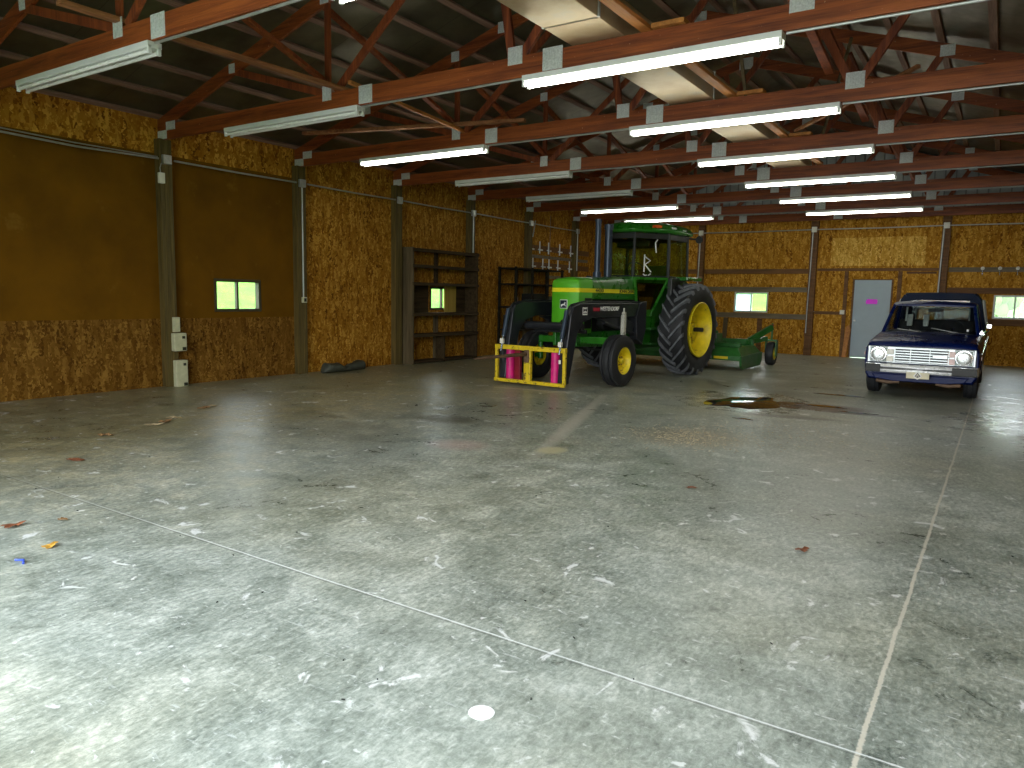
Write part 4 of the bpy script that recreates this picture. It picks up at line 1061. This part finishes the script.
# deck profile in (y,z) swept along x with sloped right edge
x0, x1, y0, y1 = -1.65, 1.42, -.72, .80
m = MB()
m.loft([[(x0, y0, .20), (x1, y0, .20), (x1, y1, .20), (x0, y1, .20)], [(x0, y0, .30), (x1, y0, .30), (x1, y1, .30), (x0, y1, .30)], [(x0 + .12, y0 + .16, .47), (x1 - .12, y0 + .16, .47), (x1 - .12, y1 - .12, .47), (x0 + .12, y1 - .12, .47)]])
m.build('deck', IG, mw, .015)
for x in (x0, x1): 
    m = MB(); m.prism([(y0 - .05, .30), (y0 - .02, .10), (y0 + .10, .03), (y1 - .10, .03), (y1, .14), (y1, .32)], x - .025, x + .025, 'x'); m.build('skid_shoe', IG, mw, .008)
m = MB(); m.box(x0 + .1, x1 - .1, y0 + .25, y0 + .33, .47, .55); m.box(x0 + .1, x1 - .1, y1 - .30, y1 - .22, .47, .60); m.box(.62, .72, y0 + .1, y1 - .1, .47, .56); m.build('deck_beam', IG, mw, .01)
m = MB(); m.box(.52, .82, -.45, -.10, .47, .74); m.tube([(.67, -.28, .72), (.67, -.28, .80)], .10, 16); m.build('gearbox', IG, mw, .025)
m = MB(); m.box(.55, .85, y0 - .012, y0 - .004, .23, .285); m.v = [(a + .30, b, c) for a, b, c in m.v]; m.build('reflector', 'tractor_yellow', mw, .003)
m = MB(); m.box(-.3, .3, -1.02, -.94, .44, .52); m.bar((-.25, -1.0, .48), (-.15, -.6, .50), .08, .08); m.bar((.25, -1.0, .48), (.15, -.6, .50), .08, .08); m.build('drawbar', IG, mw, .01)
m = MB(); m.bar((1.20, .45, .53), (1.42, 1.16, .60), .09, .10); m.bar((1.18, .65, .56), (1.52, 1.24, .86), .08, .13); m.build('wheel_arm', IG, mw, .012)
m = MB(); m.tube([(1.52, 1.24, .56), (1.52, 1.24, .95)], .022, 10); m.box(1.395, 1.42, 1.17, 1.33, .20, .56); m.box(1.62, 1.645, 1.17, 1.33, .20, .56); m.box(1.395, 1.645, 1.17, 1.31, .54, .58); m.build('caster_fork', IG, mw, .006)
m = MB(); m.sphere((1.52, 1.24, .90), .035); m.build('caster_cap', 'dark_red_plate', mw, 0, 60)
cw = MB().lathe([(.13, -.075), (.20, -.09), (.245, -.08), (.262, -.04), (.262, .04), (.245, .08), (.20, .09), (.13, .075)], (0, 0, 0), 'x', 36, True).build('caster_wheel', 'tyre_rubber', mw, 0, 40, loc=(1.52, 1.26, .262))
m = MB(); m.lathe([(.13, -.06), (.14, .078), (.12, .082), (.08, .05), (.045, .05), (.04, .095), (0, .097)], (0, 0, 0), 'x', 28); m.build('wheel_hub', 'tractor_yellow', cw, 0, 40)

# ------------------------------------------------------------------ blue pickup (faces the camera: front towards -y)
pk = empty('pickup_truck', (9.41, 13.42, .025), 0, 'blue pickup truck with a canopy over its bed, facing the camera', 'truck')
B = 'pickup_blue'
def body_ring(y, hw, zlo, zmid, zbelt, ztop, crown=.02, tuck=.05):
    half = [(hw - .07, zlo), (hw - .02, zlo + .08), (hw, zmid), (hw - .012, zbelt), (hw - tuck, ztop - .012), (hw - tuck - .05, ztop), (hw * .5, ztop + crown * .75), (0, ztop + crown)]
    return [(x, y, z) for x, z in half] + [(-x, y, z) for x, z in reversed(half[:-1])]
m = MB()
secs = [(-.56, .765, .26, .50, .70, .785, .012), (-.535, .775, .24, .50, .72, .815, .016), (-.40, .785, .22, .52, .74, .835, .02), (.0, .79, .20, .54, .78, .87, .022), (.70, .792, .20, .56, .84, .925, .022), (.80, .792, .20, .56, .86, .94, .01),
        (1.6, .792, .20, .56, .86, .94, .0), (2.55, .792, .20, .56, .86, .94, .0), (4.20, .785, .26, .56, .86, .94, .0)]
m.loft([body_ring(*s) for s in secs]); body = m.build('body_shell', B, pk, .012, 35)
# wheel arches cut out of the shell
def cut(o, cutter):
    md = o.modifiers.new('arch', 'BOOLEAN'); md.object = cutter; md.operation = 'DIFFERENCE'; md.solver = 'EXACT'
    while o.modifiers[0] != md: bpy.context.view_layer.update(); o.modifiers.move(len(o.modifiers) - 1, 0)
    dg = bpy.context.evaluated_depsgraph_get(); dg.update()
    me = bpy.data.meshes.new_from_object(o.evaluated_get(dg)); old = o.data
    o.modifiers.clear(); o.data = me; bpy.data.objects.remove(cutter)
    me.name = o.name
WB = 2.68
for y in (0, WB):
    for s in (1, -1):
        c = MB(); c.tube([(s * .50, y, .31), (s * .95, y, .31)], .37, 28); co = c.build('arch_cutter', B, pk)
        cut(body, co)
# front panel with grille
m = MB(); m.box(-.73, .73, -.585, -.55, .50, .755); m.build('grille_surround', 'grille_silver', pk, .008)
m = MB(); m.box(-.345, .38, -.592, -.584, .515, .735); gd = m.build('grille', 'grille_dark', pk)
m = MB()
for i in range(6):
    z = .525 + i * .0395; m.box(-.345, .38, -.602, -.592, z, z + .018)
for x in (-.345, -.13, .13, .38): m.box(x - .006, x + .006, -.604, -.592, .515, .735)
m.build('grille_bars', 'grille_silver', gd, .002)
m = MB(); m.box(.165, .365, -.612, -.602, .60, .655); m.build('grille_badge', 'grille_silver', gd, .006)
for s in (1, -1):
    xc = s * .575 + .0
    m = MB(); m.box(xc - .125, xc + .125, -.600, -.584, .508, .748); hb = m.build('headlight', 'grille_silver', pk, .01)
    m = MB(); m.box(xc - .112, xc + .112, -.604, -.600, .52, .736); m.build('bezel', 'bezel_grey', hb, .004)
    m = MB(); m.lathe([(.10, -.604), (.10, -.618), (.088, -.622), (.07, -.628), (.03, -.632), (0, -.633)], (xc, 0, .628), 'y', 32); m.build('lens', 'headlight_glass', hb, 0, 40)
    m = MB(); m.lathe([(.115, -.602), (.113, -.616), (.098, -.618), (.098, -.602)], (xc, 0, .628), 'y', 32, True); m.build('lens_ring', 'chrome', hb, 0, 40)
    m = MB(); m.lathe([(.035, -.632), (.03, -.637), (0, -.637)], (xc, 0, .628), 'y', 20); m.build('lens_center', 'grille_silver', hb, 0, 40)
    for z in (.545, .655):
        x = s * .415; 
        m = MB(); m.box(x - .052, x + .052, -.602, -.584, z - .025, z + .06); m.build('marker_light', 'marker_lens' if s > 0 else 'marker_lens_clear', pk, .008)
# bumper
m = MB(); 
def bump_ring(x, y): return [(x, y + .03, .355), (x, y - .035, .365), (x, y - .045, .40), (x, y - .02, .425), (x, y - .045, .45), (x, y - .03, .485), (x, y + .03, .495), (x, y + .06, .425)]
m.loft([bump_ring(x, y) for x, y in ((-.75, -.52), (-.74, -.64), (-.67, -.68), (0, -.70), (.70, -.68), (.765, -.64), (.78, -.52))])
bp = m.build('front_bumper', 'bumper_chrome', pk, .006, 40)
for x0b, x1b in ((-.735, -.52), (.44, .76)):
    m = MB(); m.loft([[(x, y, .365), (x, y - .02, .372), (x, y - .02, .478), (x, y, .486)] for x, y in ((x0b, -.735 if abs(x0b) < .7 else -.70), (x1b, -.735 if abs(x1b) < .7 else -.70))]); m.build('bumper_pad', 'bumper_strip', bp, .006)
m = MB(); m.bar((-.52, -.722, .425), (.45, -.722, .425), .012, .022); m.build('bumper_strip', 'bumper_strip', bp, .003)
m = MB(); m.box(-.155, .155, -.755, -.745, .29, .385); pl = m.build('licence_plate', 'plate_cream', pk, .004)
m = MB()
c0 = (0.0, .345)
for (a, b) in (((-.055, .325), (0, .40)), ((0, .40), (.055, .325)), ((-.045, .318), (0, .285)), ((0, .285), (.045, .318))):
    m.bar((a[0], -.757, a[1]), (b[0], -.757, b[1]), .014, .008, (0, 1, 0))
m.build('plate_emblem', 'emblem_white', pl)
m = MB(); m.prism([(-.038, .33), (0, .385), (.038, .33), (0, .305)], -.7575, -.755, 'y'); m.build('emblem_field', 'emblem_dark', pl)
text_obj('lettering', 'A', .06, .001, 'plate_cream', pl, (0, -.7585, .342), (PI / 2, 0, 0), bold=.001)
m = MB(); m.prism([(-.66, .33), (.66, .33), (.60, .25), (.35, .22), (-.35, .22), (-.60, .25)], -.60, -.55, 'y'); m.build('front_valance', B, pk, .012)
for x in (-.42, .40):
    m = MB(); m.tube([(x - .16, -.56, .215), (x, -.58, .195), (x + .16, -.56, .215)], .030, 8); m.build('tow_loop', 'rusty_steel', pk, 0, 50)
# wheels
def truck_wheel(x, y, side):
    w = MB().lathe([(.19, -.075), (.22, -.092), (.27, -.095), (.298, -.08), (.304, -.05), (.297, -.045), (.297, -.035), (.306, -.03), (.308, 0), (.306, .03), (.297, .035), (.297, .045), (.304, .05), (.298, .08), (.27, .095), (.22, .092), (.19, .075)], (0, 0, 0), 'x', 44, True).build('wheel', 'tyre_rubber', pk, 0, 30, loc=(x, y, .284))
    k = side
    m = MB(); m.lathe([(.19, -.07), (.195, .07 * k), (.175, .075 * k), (.15, .03 * k), (.09, .03 * k), (.075, .06 * k), (.0, .065 * k)], (0, 0, 0), 'x', 32); m.build('hubcap', 'chrome', w, 0, 40)
for y in (0, WB):
    for s in (1, -1): truck_wheel(s * .675, y, s)
# greenhouse
zb, zt = .935, 1.40
fb, ft, rb2, rt2 = .72, 1.28, 2.45, 2.25      # windscreen base/top, rear base/top
wb, wt = .70, .60
def P(x, y, z): return Vector((x, y, z))
m = MB()
for s in (1, -1):
    m.bar(P(s * wb, fb, zb - .02), P(s * wt, ft, zt), .05, .05, (0, 1, 0)); m.bar(P(s * wb, rb2, zb - .02), P(s * wt, rt2, zt), .09, .05, (1, 0, 0)); m.bar(P(s * (wb + .01), 1.0, zb - .0), P(s * (wt + .015), 1.42, zt), .03, .03, (0, 1, 0))
m.build('cab_pillars', B, pk, .008)
def roof_ring(y, hw, z, cr, h=.05): return [(hw, y, z), (hw - .01, y, z + h * .6), (hw - .08, y, z + h), (0, y, z + h + cr), (-hw + .08, y, z + h), (-hw + .01, y, z + h * .6), (-hw, y, z)]
m = MB(); m.loft([roof_ring(ft - .05, wt + .01, zt - .02, .015, .03), roof_ring(ft + .08, wt + .03, zt, .02, .055), roof_ring(rt2 - .1, wt + .03, zt, .02, .06), roof_ring(rt2 + .05, wt + .02, zt - .01, .015, .04)]); m.build('cab_roof', B, pk, .008, 40)
def pane(name, q, mat, t=.005):
    q = [Vector(p) for p in q]; n = (q[1] - q[0]).cross(q[2] - q[0]).normalized() * t
    return MB().loft([q, [p + n for p in q]]).build(name, mat, pk, .001)
pane('windshield', [P(-wb + .03, fb, zb), P(wb - .03, fb, zb), P(wt - .02, ft, zt - .01), P(-wt + .02, ft, zt - .01)], 'windshield_glass')
for s in (1, -1): pane('side_window', [P(s * wb, fb + .12, zb), P(s * wb, rb2 - .05, zb), P(s * wt, rt2 - .03, zt), P(s * wt, ft + .05, zt)], 'windshield_glass')
pane('rear_window', [P(-wb + .1, rb2 - .01, zb + .08), P(wb - .1, rb2 - .01, zb + .08), P(wt - .06, rt2 + .01, zt - .04), P(-wt + .06, rt2 + .01, zt - .04)], 'windshield_glass')
m = MB(); q = [P(-.36, rb2 - .06, 1.08), P(.50, rb2 - .06, 1.08), P(.50, rb2 - .12, 1.345), P(-.36, rb2 - .12, 1.345)]
for a, b in ((0, 1), (1, 2), (2, 3), (3, 0)): m.bar(q[a], q[b], .02, .022)
m.build('rear_window_trim', 'pale_trim', pk, .003)
m = MB(); m.box(-.64, .64, .74, .98, .86, .96); m.build('dashboard', 'interior_dark', pk, .03)
m = MB(); m.box(-.60, .60, 1.55, 2.05, .62, .78); m.prism([(2.0, .70), (2.15, .70), (2.30, 1.12), (2.20, 1.14)], -.60, .60, 'x'); m.build('bench_seat', 'interior_dark', pk, .03)
for x in (-.42, -.16):
    m = MB(); m.prism([(1.98, 1.02), (2.06, 1.02), (2.14, 1.22), (2.08, 1.23)], x - .045, x + .045, 'x'); m.build('seat_belt_guide', 'pale_trim', pk, .012)
m = MB(); m.bar(P(-.50, 2.20, 1.02), P(-.49, 2.18, 1.36), .03, .03, (1, 0, 0)); m.build('gun_rack_post', 'pale_trim', pk, .004)
m = MB(); ringp = [(.30 + .19 * math.cos(a), 1.24 + .05 * math.sin(a), 1.0 + .16 * math.sin(a)) for a in [2 * PI * i / 24 for i in range(25)]]; m.tube(ringp, .013, 8, False); m.tube([(.30, .98, .93), (.30, 1.24, 1.0)], .02, 8); m.build('steering_wheel', 'interior_dark', pk, 0, 50)
m = MB(); m.tube([(.02, ft + .02, zt - .03), (.02, ft + .05, zt - .07)], .008, 6); m.box(-.09, .13, ft + .04, ft + .06, zt - .115, zt - .06); m.build('rear_view_mirror', 'interior_dark', pk, .008)
# wipers
def wsp(x, t): return P(x, fb + (ft - fb) * t - .025, zb + (zt - zb) * t + .012)
for a, b in ((-.48, -.12), (.02, .42)):
    m = MB(); m.tube([wsp(a, .10 if a < 0 else .16), wsp(b, .02)], .008, 6); m.tube([wsp(b - .05, .0), wsp((a + b) / 2, .09)], .006, 6); m.build('wiper', 'grille_silver', pk, 0, 50)
m = MB(); m.box(.53, .56, fb + .05, fb + .06, .985, 1.02); m.v = [(a, b - .0, c) for a, b, c in m.v]; m.build('windshield_sticker', 'emblem_white', pk)
# mirrors
m = MB(); m.tube([(.775, .95, .95), (.83, .92, 1.00), (.845, .92, 1.06)], .009, 8); m.box(.80, .865, .905, .925, 1.05, 1.11); m.build('wing_mirror', 'chrome', pk, .012, 40)
m = MB(); m.prism([(.70, .94), (.79, .94), (.74, 1.02)], .74, .86, 'y'); m.build('door_corner', 'chrome', pk, .004)
# hood highlight crease and cowl
m = MB(); m.box(-.55, .55, .70, .74, .945, .962); m.build('cowl_vent', 'interior_dark', pk, .004)
def hood_sec(y, hw, z, cr):
    top = [(hw, y, z - .015), (hw - .03, y, z), (hw * .62, y, z + cr * .8), (0, y, z + cr), (-hw * .62, y, z + cr * .8), (-hw + .03, y, z), (-hw, y, z - .015)]
    return top + [(a, b, c - .03) for a, b, c in reversed(top)]
m = MB(); m.loft([hood_sec(-.572, .70, .772, .012), hood_sec(-.555, .725, .800, .016), hood_sec(-.50, .735, .826, .02), hood_sec(-.40, .738, .842, .024), hood_sec(0, .742, .878, .026), hood_sec(.40, .742, .908, .026), hood_sec(.695, .742, .932, .024)]); m.build('hood', B, pk, .004, 50)
for s in (1, -1):
    m = MB(); m.bar((s * .795, -.45, .70), (s * .798, 4.1, .80), .012, .014); m.build('side_molding', 'chrome', pk, .003)
    m = MB(); m.box(s * .788, s * .80, -.44, -.36, .60, .65); m.build('side_marker', 'marker_lens', pk, .004)
    m = MB(); m.bar((s * .80, 1.02, .83), (s * .80, 1.18, .83), .02, .022); m.build('door_handle', 'chrome', pk, .004)
# canopy over the bed
def can_ring(y, wl, wh, z1): return [(wl, y, .945), (wl - .01, y, 1.05), (wh + .02, y, z1 - .10), (wh - .04, y, z1), (0, y, z1 + .015), (-wh + .04, y, z1), (-wh - .02, y, z1 - .10), (-wl + .01, y, 1.05), (-wl, y, .945)]
m = MB(); m.loft([can_ring(2.56, .76, .60, 1.60), can_ring(2.70, .76, .615, 1.63), can_ring(4.0, .76, .615, 1.63), can_ring(4.18, .755, .60, 1.62)], True, False); can = m.build('bed_canopy', 'pickup_canopy_blue', pk, .012, 40)
for yy, nm, wn in ((2.565, 'front_panel', 'canopy_front_window'), (4.165, 'rear_panel', 'canopy_rear_window')):
    m = MB(); m.box(-.755, .755, yy, yy + .02, .945, 1.08); m.prism([(-.48, 1.50), (.48, 1.50), (.585, 1.595), (.50, 1.63), (-.50, 1.63), (-.585, 1.595)], yy, yy + .02, 'y')
    for sg in (1, -1): m.prism([(sg * .50, 1.08), (sg * .755, 1.05), (sg * .655, 1.50), (sg * .60, 1.595), (sg * .48, 1.50)], yy, yy + .02, 'y')
    m.build(nm, 'pickup_canopy_blue', can, .003)
    m = MB(); m.add([(-.50, yy + .01, 1.08), (.50, yy + .01, 1.08), (.48, yy + .01, 1.50), (-.48, yy + .01, 1.50)], [(0, 1, 2, 3)]); m.build(wn, 'windshield_glass', can)
for s in (1, -1):
    q = [Vector((s * .752, 2.85, 1.08)), Vector((s * .752, 3.95, 1.08)), Vector((s * .678, 3.95, 1.50)), Vector((s * .678, 2.85, 1.50))]
    m = MB()
    for a in range(4): m.bar(q[a], q[(a + 1) % 4], .03, .03)
    m.bar((q[0] + q[1]) / 2, (q[2] + q[3]) / 2, .02, .02); fr = m.build('canopy_window_frame', 'pale_trim', can, .004)
    n = Vector((s * .006, 0, .001)); MB().loft([q, [p + n for p in q]]).build('canopy_side_window', 'windshield_glass', can)

# ------------------------------------------------------------------ floor clutter
def puddle(name, cx, cy, rx, ry, mat, label, seed, zt=.003):
    rr2 = random.Random(seed); ph = [rr2.random() * 6 for _ in range(5)]
    prof = []
    for i in range(40):
        a = 2 * PI * i / 40
        k = 1 + .18 * math.sin(2 * a + ph[0]) + .13 * math.sin(3 * a + ph[1]) + .08 * math.sin(5 * a + ph[2]) + .05 * math.sin(9 * a + ph[3])
        prof.append((rx * k * math.cos(a), ry * k * math.sin(a)))
    m = MB(); m.loft([[(x, y, 0) for x, y in prof], [(x * .97, y * .97, zt) for x, y in prof]])
    o = m.build(name, mat, None, 0, 30); o.location = (cx, cy, .0005)
    return tag(o, label, 'puddle')
puddle('water_puddle', 7.45, 10.55, .40, .80, 'water_film', 'dark shiny puddle reflecting the window, beside the tractor wheel', 3)
puddle('oil_puddle', 8.42, 10.92, .34, .08, 'oil_film', 'thin dark oil streak right of the water puddle', 5)
puddle('oil_puddle', 8.93, 10.55, .20, .055, 'oil_film', 'short dark oil streak nearest the pickup', 8)
puddle('oil_puddle', 7.85, 9.05, .12, .05, 'oil_film', 'small dark oil spot behind the straw scatter', 11)
puddle('oil_puddle', 8.4, 12.4, .30, .09, 'oil_film', 'dark wet streak left of the pickup wheel', 13)
o = MB().loft([[(.047 * math.cos(2 * PI * i / 32), .045 * math.sin(2 * PI * i / 32), z) for i in range(32)] for z in (0, .0015)]).build('paint_dot', 'paint_white'); o.location = (9.01, 1.97, .0005); tag(o, 'round white disc on the floor near the camera', 'disc')

def leaf(x, y, s, rot, mat, label, seed):
    r3 = random.Random(seed); m = MB(); n = 12; up, dn = [], []
    pts = []
    for i in range(n):
        a = 2 * PI * i / n; rr = 1.35 * s * (.55 + .45 * abs(math.cos(1.5 * a))) * (.85 + .3 * r3.random())
        pts.append((rr * math.cos(a), .6 * rr * math.sin(a), .006 + s * .28 * r3.random()))
    c = (0, 0, .006 + .05 * s)
    vs = [c] + pts + [(0, 0, c[2] + .0015)] + [(p[0], p[1], p[2] + .0015) for p in pts]
    fs = [(0, 1 + (i + 1) % n, 1 + i) for i in range(n)] + [(n + 1, n + 2 + i, n + 2 + (i + 1) % n) for i in range(n)] + [(1 + i, 1 + (i + 1) % n, n + 2 + (i + 1) % n, n + 2 + i) for i in range(n)]
    m.add(vs, fs); o = m.build('dry_leaf', mat); o.location = (x, y, 0); o.rotation_euler = (0, 0, rot)
    return tag(o, label, 'leaf', 'dry leaves on the floor')
leaf(3.12, 3.76, .075, .3, 'dry_leaf_brown', 'brown curled leaf on the floor, the one nearest the brown wall corner', 1)
leaf(2.95, 4.35, .075, 1.2, 'dry_leaf_tan', 'pale tan leaf on the floor, left of a close pair', 2)
leaf(2.86, 4.55, .08, 2.1, 'dry_leaf_brown', 'brown tan leaf on the floor, right of a close pair', 3)
leaf(2.70, 4.74, .08, .8, 'dry_leaf_tan', 'pale leaf on the floor between the close pair and the far leaves', 4)
leaf(2.33, 5.38, .07, 1.8, 'dry_leaf_brown', 'dark brown leaf on the floor, farthest toward the post', 5)
leaf(2.26, 5.55, .06, 2.8, 'dry_leaf_tan', 'small tan leaf beside the farthest dark leaf', 6)
leaf(4.00, 3.05, .065, .5, 'dry_leaf_red', 'reddish torn leaf on the floor short of the tan pair', 7)
leaf(5.52, 1.95, .06, 1.5, 'dry_leaf_red', 'rust red crumpled leaf at the left edge of the floor', 8)
leaf(6.07, 1.91, .045, 2.0, 'dry_leaf_gold', 'golden yellow leaf on the near floor', 9)
leaf(5.62, 2.19, .03, .2, 'dry_leaf_brown', 'tiny dark leaf above the golden leaf', 10)
leaf(8.52, 5.4, .035, .2, 'dry_leaf_red', 'small orange scrap on the mid floor left of the pale joint', 21)
leaf(9.55, 4.42, .04, 1.2, 'dry_leaf_red', 'small orange scrap just right of the pale floor joint', 22)
m = MB(); m.tube([(0, 0, .006), (.05, .02, .010), (.09, .0, .006)], .006, 6); o = m.build('plastic_scrap', 'blue_plastic', None, 0, 50); o.location = (6.15, 1.70, 0); tag(o, 'small blue plastic scrap at the left edge of the floor', 'scrap')
# straw scatter: nobody could count it
m = MB(); r4 = random.Random(4)
for i in range(900):
    if r4.random() < .7: x, y, = r4.gauss(7.75, .34), r4.gauss(7.45, .36)
    else: x, y = r4.gauss(8.3, .5), r4.gauss(8.3, .5)
    a = r4.random() * PI; L = .008 + .020 * r4.random(); z = .003 + .004 * r4.random()
    m.bar((x, y, z), (x + L * math.cos(a), y + L * math.sin(a), z), .006, .003)
o = m.build('straw_debris', 'straw'); tag(o, 'scatter of tan straw and chaff on the middle of the floor', 'straw', None, 'stuff')
m = MB()
for i in range(90):
    x, y = r4.uniform(1.0, 11.5), r4.uniform(1.6, 9.2)
    a = r4.random() * PI; L = .004 + .012 * r4.random()
    if 6.2 < x < 10.2 and 5.8 < y: continue
    m.bar((x, y, .002), (x + L * math.cos(a), y + L * math.sin(a), .002), .005, .003)
o = m.build('grit', 'grille_dark'); tag(o, 'dark crumbs of grit scattered over the concrete floor', 'grit', None, 'stuff')

# ------------------------------------------------------------------ outside
mb = MB(); N = 56
def gh(x, y):
    dx = max(-x - 3.0, x - XW - 4.0, 0); dy = max(y - YB - 4.0, 0)
    d = math.hypot(dx, dy)
    return -.13 + (.22 * max(0, d) if d < 16 else 3.52) + .10 * noise.noise(Vector((x * .3, y * .3, 0)))* min(1, d)
gx = [-45 + 100 * i / N for i in range(N + 1)]; gy = [-40 + 110 * i / N for i in range(N + 1)]
vs = [(x, y, gh(x, y)) for y in gy for x in gx]
fs = [(j * (N + 1) + i, j * (N + 1) + i + 1, (j + 1) * (N + 1) + i + 1, (j + 1) * (N + 1) + i) for j in range(N) for i in range(N)]
mb.add(vs, fs); struct(mb.build('ground', 'lawn_grass', None, 0, 60))
struct(MB().box(-2, 16, -30, YF - .12, -.12, -.02).build('bounce_apron', 'bounce_gravel'))  # unseen ground behind the camera, added for grey light bounce
def bush(x, y, r, h, label, seed):
    r5 = random.Random(seed); m = MB()
    for i in range(16):
        a = r5.random() * 2 * PI; d = r * .6 * math.sqrt(r5.random()); zz = h * (.25 + .6 * r5.random())
        m.sphere((d * math.cos(a), d * math.sin(a), zz), (r * .45, r * .45, h * .28), 10, 7)
    o = m.build('bush', 'leafy_green', None, 0, 60); o.location = (x, y, gh(x, y)); tag(o, label, 'bush', 'bushes outside')
bush(10.15, 30, .8, 1.6, 'leafy bush on the lawn seen through the window by the pickup', 1)
bush(-6.5, 24.5, 1.2, 2.0, 'leafy bush on the bank outside the far left window', 2)

# ------------------------------------------------------------------ daylight
w = bpy.data.worlds.new('sky'); SC.world = w; w.use_nodes = True
nt = w.node_tree; nt.nodes.clear(); g = NT(nt)
out = nt.nodes.new('ShaderNodeOutputWorld'); bg = nt.nodes.new('ShaderNodeBackground')
tc_ = nt.nodes.new('ShaderNodeTexCoord'); sp = nt.nodes.new('ShaderNodeSeparateXYZ'); nt.links.new(tc_.outputs['Generated'], sp.inputs[0])
col = g.ramp(sp.outputs[2], [(.0, (.92, .97, 1.0)), (.35, (.80, .92, 1.0)), (1.0, (.62, .80, 1.0))])
cl = g.noise(tc_.outputs['Generated'], 3.0, 6, .6)
col = g.mix(g.ramp(cl.outputs['Fac'], [(.42, 0.), (.6, .8)]), col, (1.0, 1.0, 1.0))
nt.links.new(col, bg.inputs[0]); bg.inputs[1].default_value = 10.4
nt.links.new(bg.outputs[0], out.inputs['Surface'])
# portal in the big door opening helps the sky light find its way in
def portal(loc, rot, sx, sy):
    l = bpy.data.lights.new('door_portal', 'AREA'); l.shape = 'RECTANGLE'; l.size = sx; l.size_y = sy; l.cycles.is_portal = True
    o = bpy.data.objects.new('door_portal', l); COL.objects.link(o); o.location = loc; o.rotation_euler = rot
portal((8.0, YF - .06, 1.81), (PI / 2, 0, 0), 8.2, 3.62)
